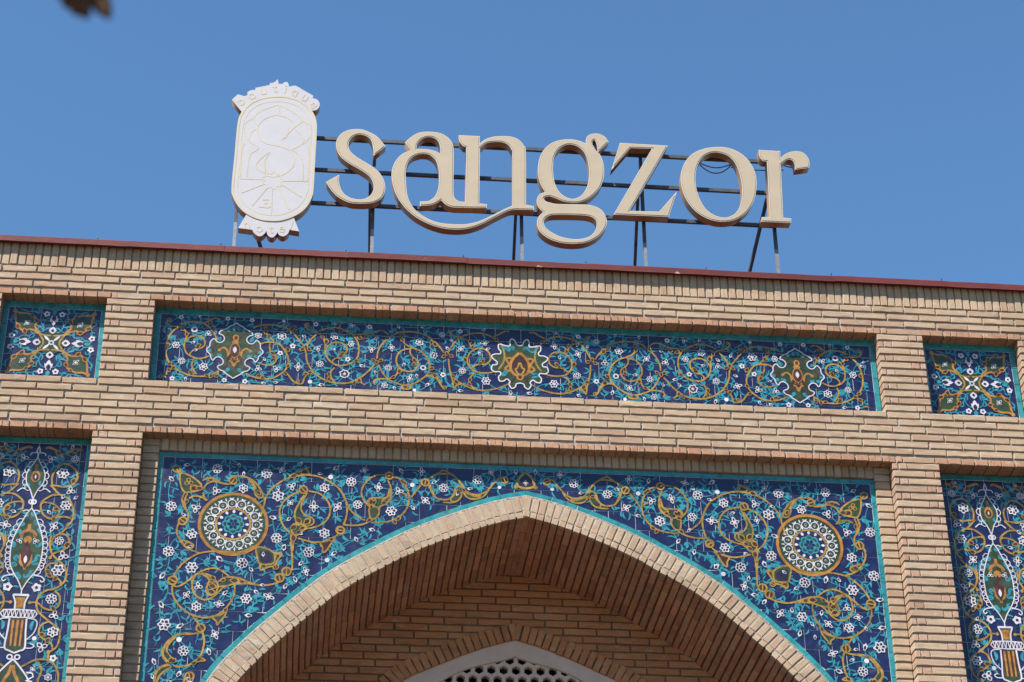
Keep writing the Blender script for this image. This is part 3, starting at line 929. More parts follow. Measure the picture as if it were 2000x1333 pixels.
def frieze_paint(o):
    MI = (None, AXF)
    sheet(o, VA, YT, MI,
        gold=[[(250,215),(215,260),(280,315),(420,325),(490,365),(545,450),(510,560),(500,660),(540,760),(620,815)],
              [(400,335),(310,400),(235,510),(200,640),(200,760),(235,870),(310,970),(420,1040),(540,1100),(700,1130),(860,1125),(970,1090),(1050,1040)],
              [(440,290),(560,250),(680,245),(800,265),(900,330),(970,400),(1010,480),(1030,540)],
              [(530,560),(580,500),(680,470),(780,490),(830,550),(830,620),(780,670),(700,690),(630,720),(590,780),(640,820)],
              [(640,820),(700,840),(800,835),(900,800)], [(650,860),(620,930),(640,1010),(700,1100)],
              [(840,265),(920,215),(1010,185),(1090,215)], [(330,1000),(250,1020),(215,1060),(210,1110)],
              [(540,450),(590,430)], [(1050,1040),(1040,1150)], [(120,1130),(200,1140)]],
        drops=[(475,365,40),(540,450,54,-75),(235,620,54,90),(955,345,36),(985,390,36),(735,625,44,20),(720,660,44,10),(265,925,36),(325,990,36),(600,1060,50,100),(615,1095,40),(860,1120,36),(930,1130,36),(1020,1125,40),(250,1030,36),(930,260,40)],
        rings=[(255,215,34)],
        flowers=[('s',450,170,54),('bud',760,170,60),('s',1210,195,54),('s',1605,220,52),('bud',170,390,55),('ring',665,370,70),('t',890,440,72),('s6',365,620,78),('bud',640,580,62),('r',455,880,76),('s6',810,975,92),('s',300,1165,54),('bud',520,1180,66),('s',1150,1195,54),('s',1485,1215,58)])
    sheet(o, VB, YT, MI,
        gold=[[(110,350),(200,315),(340,295),(480,300),(600,320),(700,380),(790,450),(880,560),(950,640)],
              [(235,610),(320,580),(450,580),(560,620),(640,720),(690,830),(690,930),(640,1030),(540,1110),(420,1165),(280,1170),(130,1145),(0,1080)],
              [(300,330),(340,440),(400,510),(460,570)], [(390,600),(390,680),(420,740),(480,780),(500,840),(470,910),(400,950),(300,945),(220,910)],
              [(600,1080),(680,1100),(720,1150),(770,1210),(850,1250),(920,1245),(950,1170),(1000,1100),(1080,1070),(1140,1090)],
              [(950,640),(980,760),(990,860),(1030,960),(1100,1060),(1180,1130),(1300,1200),(1440,1240),(1560,1250),(1666,1245)],
              [(1000,640),(1050,540),(1150,450)], [(1000,280),(960,290),(1000,360),(1080,400),(1180,430),(1260,500)],
              [(1200,400),(1300,360),(1440,340),(1580,370),(1666,400)],
              [(1260,490),(1290,600),(1295,720),(1320,820),(1400,910),(1500,955),(1600,950),(1666,930)],
              [(1300,700),(1360,620),(1450,580),(1560,590),(1640,650),(1640,740),(1560,810),(1460,840),(1410,890),(1440,940)],
              [(1440,990),(1380,1070),(1390,1150),(1440,1230)]],
        drops=[(975,650,50,90),(915,695,52,220),(1035,695,52,-40),(700,340,44),(790,330,36),(780,400,36),(685,700,64,-60),(690,960,40,60),(650,1090,50,-30),(1050,1070,44,10),(980,1090,40),(1250,490,44),(1310,565,72,90),(1550,395,54,0),(1575,760,50,15),(1550,800,46,20),(1350,1090,44,90),(1350,1170,54,110),(205,1120,40),(270,1150,40),(430,750,40),(455,820,54,-50),(330,350,36),(325,410,40),(375,485,36)],
        rings=[(1000,285,30),(850,1210,30)],
        flowers=[('dot',620,235,38),('s',1140,285,58),('bud',1470,275,62),('s6',205,470,70),('s6',590,475,95),('bud',950,480,68),('s',765,640,62),('f4',850,980,100),('s',560,755,58),('bud',300,850,58),('t',200,1005,76),('t',500,1010,84),('t',1170,680,72),('s6',1445,480,82),('bud',1420,690,58),('r',1205,930,78),('s6',1600,1090,98),('bud',480,1230,66),('bud',290,1245,66),('dot',1045,1220,50),('bud',1230,1270,76)])
    sheet(o, VC, YT, MI,
        gold=[[(0,250),(100,300),(180,345),(240,370),(300,450),(340,560),(335,680),(290,780),(200,840),(100,870),(0,880)],
              [(240,375),(380,365),(500,360),(600,325),(700,305),(780,335),(830,380)], [(0,490),(80,520),(140,580),(130,670),(70,730),(0,760)],
              [(830,400),(780,460),(700,550),(650,650),(635,760)], [(880,390),(960,345),(1100,325),(1250,330),(1400,370),(1500,430),(1600,520),(1666,590)],
              [(1040,440),(1090,520),(1200,580),(1330,630),(1430,720),(1490,840),(1490,940),(1440,1030),(1340,1110),(1200,1180),(1060,1190),(930,1150),(810,1090),(720,980),(660,860)],
              [(1200,600),(1080,610),(990,670),(950,770),(970,870),(1040,940),(1150,970),(1240,950),(1300,870),(1290,790),(1220,740),(1175,670),(1175,610)],
              [(810,1090),(900,1060),(960,1010),(980,900)], [(800,1090),(700,1090),(620,1100),(580,1140),(610,1185)],
              [(590,860),(500,960),(380,1060),(260,1130),(120,1160),(0,1155)], [(370,1080),(380,1150),(440,1190)], [(1440,1040),(1540,1050),(1620,1100),(1666,1180)], [(1060,1190),(1040,1245),(1170,1250),(1180,1190)]],
        drops=[(630,820,50,-90),(575,785,52,140),(700,790,52,40),(60,305,52,-10),(350,420,66,150),(460,410,46),(1050,380,46,60),(1045,455,44),(1580,530,70,-60),(1520,495,40),(1240,780,54,100),(1235,850,54,60),(1000,960,66,90),(905,1060,44,30),(1100,1220,50,0),(1530,920,50,40),(1570,1030,46,-20),(270,1150,56,70),(345,1110,60,100),(305,790,56,30),(50,710,44,15),(810,430,40)],
        flowers=[('t',230,225,66),('s',515,245,58),('bud',985,240,66),('bud',1380,245,58),('s6',215,525,66),('bud',620,430,66),('t',550,610,78),('f4',870,580,88),('s6',1325,490,86),('t',1565,710,78),('s',160,770,58),('bud',395,880,74),('s6',110,1010,92),('bud',605,985,54),('r',820,910,74),('bud',1070,860,66),('ring',1385,910,64),('f4',1165,1080,92),('s6',760,1195,66),('bud',920,1245,64),('bud',1450,1190,76),('dot',1245,1275,40)])
    sheet(o, VD, YT, MI,
        gold=[[(0,370),(80,410),(160,490),(220,580)], [(300,570),(350,480),(430,380),(540,310),(660,275),(800,265),(920,285),(1020,340),(1090,390),(1130,440)],
              [(340,240),(320,260),(380,310),(480,330),(580,370),(640,410),(660,490)], [(1030,320),(1130,280),(1210,235),(1290,240)],
              [(300,680),(310,800),(340,930),(420,1020),(540,1100),(700,1170),(860,1195),(1040,1175),(1160,1140),(1270,1090)],
              [(650,580),(740,520),(850,515),(940,560),(985,640),(970,720),(890,770),(790,770),(700,810),(680,860),(740,890)],
              [(650,580),(610,660),(610,750),(660,830),(720,880)], [(740,890),(840,910),(960,910),(1050,890)], [(720,910),(660,980),(640,1060),(680,1130),(730,1165)],
              [(0,950),(100,970),(150,1030),(190,1130),(240,1160)], [(500,1090),(430,1110),(390,1170)], [(340,940),(370,1050),(380,1160)]],
        drops=[(80,450,60,-50),(270,590,50,90),(220,645,52,220),(345,635,52,-40),(650,400,46,90),(690,485,56,80),(570,690,66,110),(860,715,46,60),(825,750,46,30),(650,1020,44,90),(640,1090,54,110),(430,1060,66,-50),(370,965,44),(20,840,44),(80,960,40),(1080,375,36)],
        rings=[(340,245,30),(235,1150,34)],
        flowers=[('r',195,290,66),('s',490,235,54),('bud',870,210,62),('dot',345,380,42),('f4',890,415,96),('f4',500,520,92),('bud',810,600,64),('t',60,625,76),('r',525,875,78),('s',210,940,60),('s6',910,1040,92),('bud',500,1200,72),('bud',1310,1230,76)])
    # side medallions
    for ax in MI:
        def T(p):
            q = pt(VA, p, YT); return q if ax is None else np.array([2*ax-q[0], q[1]])
        ctr = T((1322, 712)); grp = 'medallion#%s' % ax
        half = [(1352,262),(1305,295),(1240,322),(1200,352),(1140,375),(1085,400),(1068,440),(1110,455),(1150,495),(1145,545),(1095,580),(1040,572),(985,520),(925,570),(912,640),(868,682),(868,722),(918,772),(928,822),(965,872),(1008,826),(1070,818),(1120,855),(1134,900),(1110,940),(1040,968),(1066,1020),(1130,1045),(1180,1090),(1240,1130),(1295,1166)]
        L = [T(p) for p in half]
        dx = [p[0]-ctr[0] for p in L]
        sg = 1 if ax is None else -1
        # symmetrical about the medallion's own axis
        hx = [(-abs(d) if i not in (0, len(L)-1) else 0.0) for i, d in enumerate(dx)]
        left = [np.array([ctr[0]+a, p[1]]) for a, p in zip(hx, L)]; right = [np.array([ctr[0]-a, p[1]]) for a, p in zip(hx, L)][1:-1][::-1]
        loop = left+right
        P = [tuple(q)+((1,) if i in (0, len(left)-1) else ()) for i, q in enumerate(loop)]
        out = corner_loop(P, .008)
        o.poly(grp, 'green', 'fill2', out); o.rib(grp, 'white', 'white', out, .0092, closed=True)
        k = .00405/8.33
        c = ctr
        def D(dx_, dz_): return np.array([c[0]+dx_*k, c[1]-dz_*k*1.12])
        for q in (-1, 1):
            o.rib(grp, 'orange', 'gold', catmull([D(q*45, 150), D(q*70, 90), D(q*110, 10), D(q*170, -40), D(q*235, -10)], False, .01), .013, (.8, 1.2, .9))
            o.disc(grp, 'orange', 'gold', D(q*240, 0), .013)
            o.rib(grp, 'orange', 'gold', catmull([D(q*20, 190), D(q*90, 150), D(q*105, 60), D(q*120, 20)], False, .01), .011)
            o.rib(grp, 'brown', 'fill2', [D(q*30, 200), D(q*200, 330)], .018); o.rib(grp, 'brown', 'gold', [D(q*40, -170), D(q*150, -300)], .014)
            o.rib(grp, 'brown', 'gold', catmull([D(q*300, -100), D(q*345, 0), D(q*310, 100)], False, .01), .014)
            o.petal(grp, 'brown', 'white', D(q*85, 120), math.radians(90+q*25), -.05, .05, .028)
            for (a_, b_, an) in ((120, -300, 60), (60, -330, 100), (230, -150, 20), (300, 90, -20), (120, 330, -90), (60, 290, -70), (200, 110, 10), (360, 30, 0)):
                o.curl(D(q*a_, b_), math.radians(an if q > 0 else 180-an), .05, .010, q*1.2, grp); o.curl(D(q*a_, b_), math.radians((an+70) if q > 0 else 110-an), .035, .009, -q, grp)
        o.disc(grp, 'orange', 'white', D(0, 0), .042, 20, .068); o.disc(grp, 'brown', 'dark', D(0, 0), .034, 18, .058)
        o.petal(grp, 'white', 'top', D(0, 5), math.pi/2, -.022, .036, .030)
        o.disc(grp, 'orange', 'white', D(5, -205), .024, 14, .028); o.disc(grp, 'brown', 'dark', D(5, -205), .013, 10, .017)
        o.petal(grp, 'orange', 'white', D(0, -130), math.pi/2, -.025, .028, .055)
        o.petal(grp, 'orange', 'white', D(0, 180), -math.pi/2, -.03, .05, .042); o.disc(grp, 'brown', 'dark', D(0, 170), .014)
    # centre medallion
    grp = 'medallion#c'
    half = [(1457,466),(1405,450),(1385,400),(1335,358),(1297,392),(1298,468),(1220,466),(1150,442),(1112,450),(1116,520),(1150,558),(1138,600),(1070,600),(1008,622),(1008,660),(1050,700),(1092,735),(1078,778),(1018,780),(998,850),(1050,890),(1130,890),(1152,930),(1115,970),(1130,1040),(1200,1040),(1250,1008),(1302,1058),(1282,1092),(1330,1162),(1388,1135),(1402,1090),(1452,1076)]
    L = [pt(VD, p, YT) for p in half]; c0 = AXF
    left = [np.array([min(p[0], c0-.0001), p[1]]) for p in L]; left[0][0] = c0; left[-1][0] = c0
    loop = left+[np.array([2*c0-p[0], p[1]]) for p in left[1:-1][::-1]]
    out = catmull(loop, True, .008)
    o.poly(grp, 'green', 'fill2', out); o.rib(grp, 'white', 'white', out, .0092, closed=True)
    for q in (None, c0):
        def T(p):
            r = pt(VD, p, YT); r = np.array([min(r[0], c0), r[1]]); return r if q is None else np.array([2*c0-r[0], r[1]])
        o.rib(grp, 'orange', 'white', catmull([T(p) for p in [(1452,585),(1375,650),(1315,740),(1312,850),(1370,930),(1455,952)]], False, .01), .022)
        o.rib(grp, 'gold', 'top', catmull([T(p) for p in [(1452,745),(1420,830),(1385,850),(1425,920),(1455,940)]], False, .01), .014)
        o.poly(grp, 'brown', 'gold', [T(p) for p in [(1454,590),(1375,655),(1315,745),(1315,850),(1375,925),(1455,948)]])
        o.poly(grp, 'brown', 'gold', [T(p) for p in [(1300,680),(1250,690),(1270,770),(1310,760)]]); o.rib(grp, 'orange', 'white', catmull([T(p) for p in [(1330,670),(1240,680),(1285,770),(1300,800)]], False, .01), .016)
        o.poly(grp, 'brown', 'gold', [T(p) for p in [(1310,870),(1240,820),(1220,850)]]); o.rib(grp, 'orange', 'white', catmull([T(p) for p in [(1290,780),(1225,830),(1240,860),(1330,890)]], False, .01), .016)
        o.rib(grp, 'brown', 'gold', [T((1400, 960)), T((1320, 1060))], .016); o.rib(grp, 'gold', 'gold', catmull([T(p) for p in [(1140,430),(1190,520),(1210,650),(1180,760),(1110,850)]], False, .01), .014)
        for (a_, b_, an) in ((1290,560,80), (1360,480,200), (1180,960,20), (1240,920,60), (1170,500,-30)):
            o.curl(T((a_, b_)), math.radians(an if q is None else 180-an), .05, .011, 1.2, grp); o.curl(T((a_, b_)), math.radians((an+80) if q is None else 100-an), .04, .010, -1, grp)
    o.disc(grp, 'orange', 'white', (c0, pt(VD, (1457, 980), YT)[1]), .028); o.disc(grp, 'brown', 'dark', (c0, pt(VD, (1457, 980), YT)[1]), .015)
    o.vines(.21, seed=5)

bw = .044
grout(fz, -XI, XI, ZSILL+.004, ZU, YT)
tile_grid(fz, -XI+bw, XI-bw, ZSILL+bw+.004, ZU-bw-.012, .2, .15, -1.9, 1.3, YT)
border(fz, -XI+.002, XI-.002, ZU-bw-.010, ZU-.004, YT); border(fz, -XI+.002, XI-.002, ZSILL+.005, ZSILL+bw+.002, YT)
for s in (-1, 1):
    a, b = sorted((s*(XI-.002), s*(XI-bw+.002))); border(fz, a, b, ZSILL+bw+.004, ZU-bw-.012, YT, .15)
of = Orn(YT); frieze_paint(of)
zt, zb_ = ZU-bw-.03, ZSILL+bw+.02
of.fillers(-XI+.07, XI-.07, ZSILL+.07, ZU-.09, lambda x, z: min(abs(x-AXF), abs(x+2.19), abs(x-2.166)) > .24, .112)
of.build(fz)

# ---- square corner panels -------------------------------------------
VM = (1810, 670, 8.884)
def square_panel(side, label):
    r = empty('tile_mural', (side*(XO+XE)/2, YT, ZSILL)); tag(r, label, 'tile mural', 'square murals at the frieze ends')
    xa, xb = sorted((side*XO, side*XE))
    grout(r, xa, xb, ZSILL+.004, ZU, YT)
    tile_grid(r, xa+bw, xb-bw, ZSILL+bw+.004, ZU-bw-.012, .2, .15, (xa+xb)/2, 1.3, YT)
    border(r, xa+.002, xb-.002, ZU-bw-.010, ZU-.004, YT); border(r, xa+.002, xb-.002, ZSILL+.005, ZSILL+bw+.002, YT)
    border(r, xa+.002, xa+bw-.002, ZSILL+bw+.004, ZU-bw-.012, YT, .15); border(r, xb-bw+.002, xb-.002, ZSILL+bw+.004, ZU-bw-.012, YT, .15)
    o = Orn(YT); c = np.array([(xa+xb)/2, 1.557]); cs = pt(VM, (820, 702), YT)
    for mx in (1, -1):
        for mz in (1, -1):
            def T(p):
                q = pt(VM, p, YT)-cs
                return np.array([c[0]+mx*q[0], c[1]+mz*q[1]*.97])
            ol = [(600,880),(480,905),(390,865),(300,930),(262,1010),(262,1110),(262,1195),(330,1175),(450,1180),(560,1130),(600,1060),(568,960)]
            P = catmull([T(p) for p in ol], True, .012)
            o.poly(('corner_leaf#%d%d' % (mx, mz)), 'green', 'fill2', P); o.rib(('corner_leaf#%d%d' % (mx, mz)), 'orange', 'gold', P, .016, closed=True)
            for d in ((400,868,95), (290,945,95), (600,1060,90), (530,1145,70)):
                o.drop(T(d), d[2]*.00046, None, ('corner_leaf#%d%d' % (mx, mz)), 'orange')
            o.disc(('corner_leaf#%d%d' % (mx, mz)), 'gold', 'gold', T((252, 1205)), .017); o.disc(('corner_leaf#%d%d' % (mx, mz)), 'gold', 'gold', T((612, 868)), .020)
            o.rib(('corner_leaf#%d%d' % (mx, mz)), 'gold', 'gold', catmull([T(p) for p in [(612,868),(650,810),(690,740),(690,690)]], False, .01), .014)
            o.rib(('corner_leaf#%d%d' % (mx, mz)), 'gold', 'gold', catmull([T(p) for p in [(612,868),(680,830),(770,820),(820,825)]], False, .01), .012)
            o.flower('f4', T((440, 1010)), .060, math.pi/4)
            o.flower('s', T((770, 1195)), .052); o.flower('s', T((192, 770)), .052)
            o.petal('centre_star', 'white', 'white', c, math.atan2(mz, mx), .016, .086, .020)
            for (p, an) in (((700,980),200), ((690,1100),250), ((560,820),160), ((480,780),170), ((330,720),150), ((360,1230),10), ((540,1220),20), ((240,860),240), ((640,960),240), ((720,900),60), ((190,1080),260), ((660,1200),90)):
                q = T(p); a = math.radians(an); a = math.atan2(mz*math.sin(-a), mx*math.cos(a))
                o.curl(q, a, .060, .0088, random.choice((-1, 1))*1.1); o.curl(q, a+1.8, .042, .0075, -1.2)
            o.rib('leaf_painting', 'turq', 'turq', catmull([T(p) for p in [(830,1130),(760,1100),(700,1000),(710,900),(640,870)]], False, .01), .009)
            o.rib('leaf_painting', 'turq', 'turq', catmull([T(p) for p in [(280,720),(360,790),(460,790),(540,840),(600,880)]], False, .01), .009)
            o.rib('leaf_painting', 'turq', 'turq', catmull([T(p) for p in [(192,770),(210,870),(240,950),(190,1030),(210,1130)]], False, .01), .008)
            o.rib('leaf_painting', 'turq', 'turq', catmull([T(p) for p in [(770,1195),(650,1215),(520,1215),(400,1225)]], False, .01), .008)
    o.disc('centre_star', 'green', 'fill2', c, .098, 20)
    o.disc('centre_star', 'white', 'white', c, .022); o.disc('centre_star', 'dark', 'dark', c, .009)
    for k in range(4):
        a = math.pi/2*k; d = np.array([math.cos(a), math.sin(a)])
        o.petal('centre_star', 'white', 'white', c+d*.108, a, -.032, .032, .058); o.petal('centre_star', 'dark', 'dark', c+d*.105, a, -.014, .014, .024)
        q = c+d*.215
        for db in (-.75, .75, 0): o.petal('centre_star', 'white', 'white', q, a+math.pi+db, -.030, .045 if db else .066, .042)
        o.petal('centre_star', 'dark', 'dark', q, a+math.pi, -.028, .028, .034); o.petal('centre_star', 'turq', 'dark', q+d*.035, a, -.012, .042, .034)
        for b in (-1, 1): o.curl(q+d*.06, a+b*.8, .07, .012, b*.9)
    for k in range(len(o.fl)): pass
    o.build(r)
square_panel(-1, 'square blue tile panel with four green corner leaves, at the left end of the frieze')
square_panel(1, 'square blue tile panel with four green corner leaves, at the right end of the frieze')

# ---- spandrel --------------------------------------------------------
sd = empty('arch_spandrel', (0, YB, -1.6)); tag(sd, 'blue tile field with two round rosettes filling the corners above the pointed arch', 'tile mural')
XS, ZT = 2.688, .684
grout(sd, -XS, XS, .50, ZT, YB)
v, f = [], []
for side in (-1, 1):
    b = len(v); q = np.linspace(0, SEG[-1]-.7, 120)
    for s in q:
        x, z = arch_off(s, .040, side); v += [(x, YB+.0036, z), (x, YB+.0036, .60)]
    for i in range(len(q)-1):
        k = b+2*i; f.append((k, k+2, k+3, k+1))
    k = b+2*(len(q)-1); v += [(side*XS, YB+.0036, v[k][2]), (side*XS, YB+.0036, .60)]; f.append((k, len(v)-2, len(v)-1, k+1))
mesh_obj('grout_bed', v, f, M['grout'], sd)
tile_grid(sd, -XS+.040, XS-.040, ZBOT, ZT-.040, .2, .15, -2.465, .036, YB, lower=lambda x: arch_z(x)+.001)
border(sd, -XS, XS, ZT-.038, ZT-.002, YB)
for s in (-1, 1):
    a, b = sorted((s*XS, s*(XS-.038))); border(sd, a, b, ZBOT, ZT-.040, YB, .2)
for side in (-1, 1):
    s = 0.0
    while s < SEG[-1]-.9:
        q = np.linspace(s+.0012, s+.200, 6)
        up = [arch_off(t, .002, side) for t in q]; dn = [arch_off(t, .042, side) for t in q]
        tile_piece(up+dn[::-1], YB-.003, M['teal'], sd, 'border_tile'); s += .2015

VE, VF, VG, VH = (300, 890, 6.665), (480, 890, 6.665), (660, 900, 8.33), (840, 900, 9.09)
VI, VJ, VK = (280, 1070, 6.665), (460, 1060, 8.33), (270, 1200, 10.0)
def spandrel_paint(o):
    MI = (None, AXX)
    sheet(o, VE, YB, MI,
        gold=[[(640,450),(700,370),(800,340),(900,370),(1000,380)], [(640,330),(700,300),(780,300),(860,350),(1000,380)],
              [(985,320),(1035,275),(1130,270),(1220,290),(1300,370),(1333,440)], [(440,500),(400,600),(420,700),(450,760),(440,850),(380,905)],
              [(400,490),(370,580),(400,680),(445,740)], [(330,870),(300,980),(330,1080),(400,1180),(480,1230),(600,1275)], [(460,560),(540,530),(620,545),(690,590)],
              [(650,480),(655,540),(700,590)], [(480,1333),(600,1275),(760,1250),(930,1255),(1100,1262),(1200,1235),(1300,1180)], [(300,180),(345,240)]],
        fills=[('green', [(350,240),(460,260),(570,330),(625,400),(560,465),(480,475),(405,480),(355,390)], 'fill2', 'gold'),
               ('brown', [(490,400),(560,400),(580,460),(490,460)], 'fill2', 'gold'),
               ('green', [(360,1110),(430,1120),(515,1165),(500,1205),(430,1205),(390,1160)], 'fill2', 'gold'), ('green', [(255,150),(330,145),(345,215),(270,210)], 'fill2', 'gold')],
        drops=[(440,1165,60,200),(600,430,60,0),(750,320,46,0),(430,600,46,90)], rings=[(1035,330,52),(380,855,55)],
        flowers=[('bud',440,125,66),('r',830,175,82),('bud',1115,130,52),('bud',235,310,72),('t',815,465,78),('s6',1170,430,76),('r',230,665,84),('t',550,690,78),('s6',495,1025,82),('r',195,1250,88)])
    sheet(o, VF, YB, MI,
        gold=[[(245,580),(320,460),(420,370),(550,300),(700,265),(850,260),(980,290),(1100,350),(1220,440),(1290,560),(1320,680),(1310,800),(1270,900)],
              [(255,540),(245,620),(220,700),(200,780)], [(690,475),(560,540),(470,640),(440,760),(470,880),(530,970),(600,1020)],
              [(820,465),(960,500),(1060,590),(1100,700),(1070,820),(990,900),(860,945),(780,960),(660,1050)],
              [(800,490),(740,600),(720,700),(770,780),(870,820),(880,890),(790,930)], [(760,520),(690,630),(640,740),(650,850),(700,920)],
              [(580,1000),(590,1100),(600,1333)], [(650,1040),(622,1130),(612,1250)], [(680,1080),(780,1110),(900,1135),(1040,1115),(1160,1060),(1200,1030)],
              [(560,290),(620,240),(700,210),(790,170),(830,160)], [(800,170),(810,220),(850,250)], [(1280,905),(1333,910)]],
        fills=[('green', [(760,540),(720,640),(700,740),(760,800),(850,830),(870,880),(790,920),(700,900),(650,830),(650,740),(700,630)], 'fill2'),
               ('green', [(590,970),(620,900),(700,890),(790,935),(700,990),(640,1040)], 'fill2', 'gold'),
               ('brown', [(970,1140),(1000,1200),(1002,1265),(1050,1240),(1110,1150),(1165,1065),(1060,1115)], 'fill2', 'gold'),
               ('green', [(30,300),(100,400),(130,520),(200,555),(225,520),(190,440),(110,340)], 'fill2', 'gold'),
               ('brown', [(690,215),(780,175),(820,235),(740,250)], 'fill2', 'gold')],
        drops=[(690,850,66,-50),(800,860,70,45),(625,935,66,40),(740,945,50,20),(690,1000,50,30),(620,1070,70,90),(630,265,60,20),(170,490,50,-60),(1110,1095,40)], rings=[(750,450,55),(1230,975,55)],
        flowers=[('r',275,240,84),('f4',465,190,70),('bud',715,115,58),('bud',1180,165,76),('dot',1105,285,42),('s6',420,530,92),('t',600,405,72),('s6',1025,425,78),('f4',580,620,66),('f4',885,670,98),('f4',1195,670,94),('bud',350,810,74),('bud',565,830,58),('r',400,1080,86),('s6',1025,1015,82),('bud',500,1200,68),('r',820,1260,86),('bud',1150,1275,70)])
    sheet(o, VG, YB, MI,
        gold=[[(770,235),(640,240),(520,290),(430,390),(385,500),(400,610),(460,700),(520,760)], [(880,270),(1000,300),(1090,400),(1150,540),(1155,660),(1110,800),(1020,900),(900,970),(780,1000),(640,1010),(560,1000)],
              [(810,320),(860,440),(850,560),(760,610),(640,610),(520,620),(480,690),(540,740),(600,720)], [(860,440),(870,560),(840,660),(760,720),(680,760),(670,860),(620,930),(560,960),(480,1000)],
              [(0,440),(70,540),(130,660),(190,790),(280,880),(380,950),(440,980)], [(130,660),(150,780),(140,900),(110,1010),(90,1060)], [(100,1050),(260,1060),(400,1040),(520,990),(640,910)],
              [(1050,530),(1130,580)], [(1190,610),(1260,510),(1350,410)], [(1460,300),(1560,250),(1666,190)], [(1480,400),(1530,520),(1600,610),(1666,640)]],
        fills=[('green', [(640,620),(760,615),(840,570),(840,660),(760,720),(690,750),(640,740)], 'fill2'), ('green', [(850,450),(868,560),(830,650),(760,700),(720,650),(800,600)], 'fill2', 'gold'),
               ('green', [(520,770),(640,760),(670,860),(620,920),(540,950),(510,860)], 'fill2', 'gold'), ('green', [(570,790),(640,780),(630,900),(570,930)], 'turq' if False else 'gold')],
        drops=[(540,670,70,80),(590,680,60,60),(750,690,60,20),(1050,345,50,-40),(1090,378,44,-50),(985,945,60,40),(925,1005,56,-60),(510,970,66,40),(545,755,44)], rings=[(835,250,65),(1420,360,65),(45,1140,65)],
        flowers=[('f4',430,165,84),('bud',1030,175,84),('f4',1360,180,92),('r',215,350,104),('f4',660,440,104),('dot',1210,400,50),('t',990,500,88),('r',320,720,94),('s6',865,825,106),('f4',1420,650,108),('bud',1215,765,76),('bud',560,1130,80),('bud',300,1290,80),('bud',1570,350,56)])
    sheet(o, VH, YB, MI,
        gold=[[(0,320),(100,260),(230,240),(370,250),(480,330),(560,430),(620,530),(720,590),(830,610),(950,580),(1050,500),(1150,390),(1220,320),(1290,295)],
              [(0,430),(50,570),(120,670),(250,700),(350,680),(420,600),(450,500),(510,460),(560,470),(590,560),(640,640),(740,690),(870,680),(970,620),(1050,520)],
              [(230,745),(380,750),(480,720),(560,640)], [(180,240),(210,180),(300,200),(400,270)]],
        fills=[('green', [(590,560),(680,600),(800,640),(900,620),(830,680),(720,680),(640,640)], 'fill2', 'gold'), ('green', [(360,690),(430,610),(470,540),(560,580),(520,690),(420,740)], 'fill2', 'gold'),
               ('green', [(640,600),(760,640),(720,670),(650,635)], 'gold'), ('green', [(420,660),(470,600),(530,600),(480,690)], 'gold'), ('brown', [(215,185),(300,205),(380,260),(250,240)], 'fill2')],
        drops=[(500,555,60,180),(600,530,50,-40)], rings=[(1320,350,64)],
        flowers=[('r',240,490,104),('r',840,345,108),('f4',1080,210,96),('bud',1520,200,84),('bud',710,505,76),('dot',1230,480,44),('bud',60,400,56)])
    sheet(o, VI, YB, MI,
        gold=[[(720,75),(620,130),(500,220),(430,310),(395,370)], [(380,490),(450,510),(560,450),(660,370),(780,300),(900,270),(1010,300),(1120,380)],
              [(375,500),(380,600),(430,710),(520,810),(640,880),(780,915),(900,900),(1010,850),(1100,760),(1170,650),(1190,550),(1185,480)],
              [(680,360),(640,440),(640,540),(690,630),(780,680),(880,660),(970,590),(1040,520),(1160,480)], [(690,350),(780,350),(860,420),(830,500),(820,580),(870,620),(940,590),(970,500),(940,430),(860,360),(760,330)],
              [(970,450),(1040,400),(1130,385),(1240,400),(1333,440)], [(980,510),(1080,500),(1200,470),(1333,475)], [(640,890),(700,970),(740,1010)],
              [(750,1110),(600,1130),(450,1135),(350,1190),(280,1270),(240,1333)], [(770,1100),(790,1200),(780,1333)]],
        fills=[('green', [(900,910),(950,960),(960,1010),(1000,960),(1060,890),(1090,800),(1020,870)], 'fill2', 'gold'), ('green', [(760,335),(860,370),(930,430),(890,460),(840,400)], 'fill2', 'gold'),
               ('green', [(985,480),(1050,420),(1130,400),(1170,440),(1100,480),(1010,500)], 'fill2')],
        drops=[(905,505,64,-20),(890,580,64,-20),(1190,430,70,0),(910,400,50,-40),(1040,425,44,30),(1070,810,44,60)], rings=[(380,430,58),(745,1050,55)],
        flowers=[('s6',630,260,92),('bud',995,150,84),('r',1285,205,88),('bud',250,365,80),('t',715,505,68),('f4',560,620,74),('bud',230,740,82),('s6',690,770,78),('f4',980,735,80),('bud',1065,590,66),('s6',270,1005,98),('bud',480,1020,80),('f4',930,1130,84),('dot',465,1200,44)])
    sheet(o, VJ, YB, MI,
        gold=[[(890,0),(920,150),(920,300),(920,460)], [(700,650),(560,690),(400,700),(240,660),(100,600),(0,580)], [(0,660),(150,660),(300,690)],
              [(640,180),(750,180),(690,280),(640,370)], [(400,360),(410,450),(540,400),(620,390)]],
        fills=[('green', [(340,85),(500,100),(610,160),(640,220),(610,345),(400,350),(355,240)], 'fill2', 'gold'), ('dark', [(400,150),(520,160),(590,220),(570,320),(430,320),(390,240)], 'gold')],
        drops=[(110,640,60,0),(690,220,50,60),(460,390,50,0)], rings=[(655,400,46),(830,475,72),(715,580,72)],
        flowers=[('bud',450,190,66),('bud',780,80,84),('r',1195,165,100),('r',110,335,102),('bud',250,440,72),('bud',1065,340,74),('f4',1140,470,98),('dot',1490,290,52),('bud',970,600,84),('bud',810,710,84),('s6',170,915,104),('bud',340,810,76),('f4',540,880,108),('bud',215,1190,90),('bud',1610,180,74)])
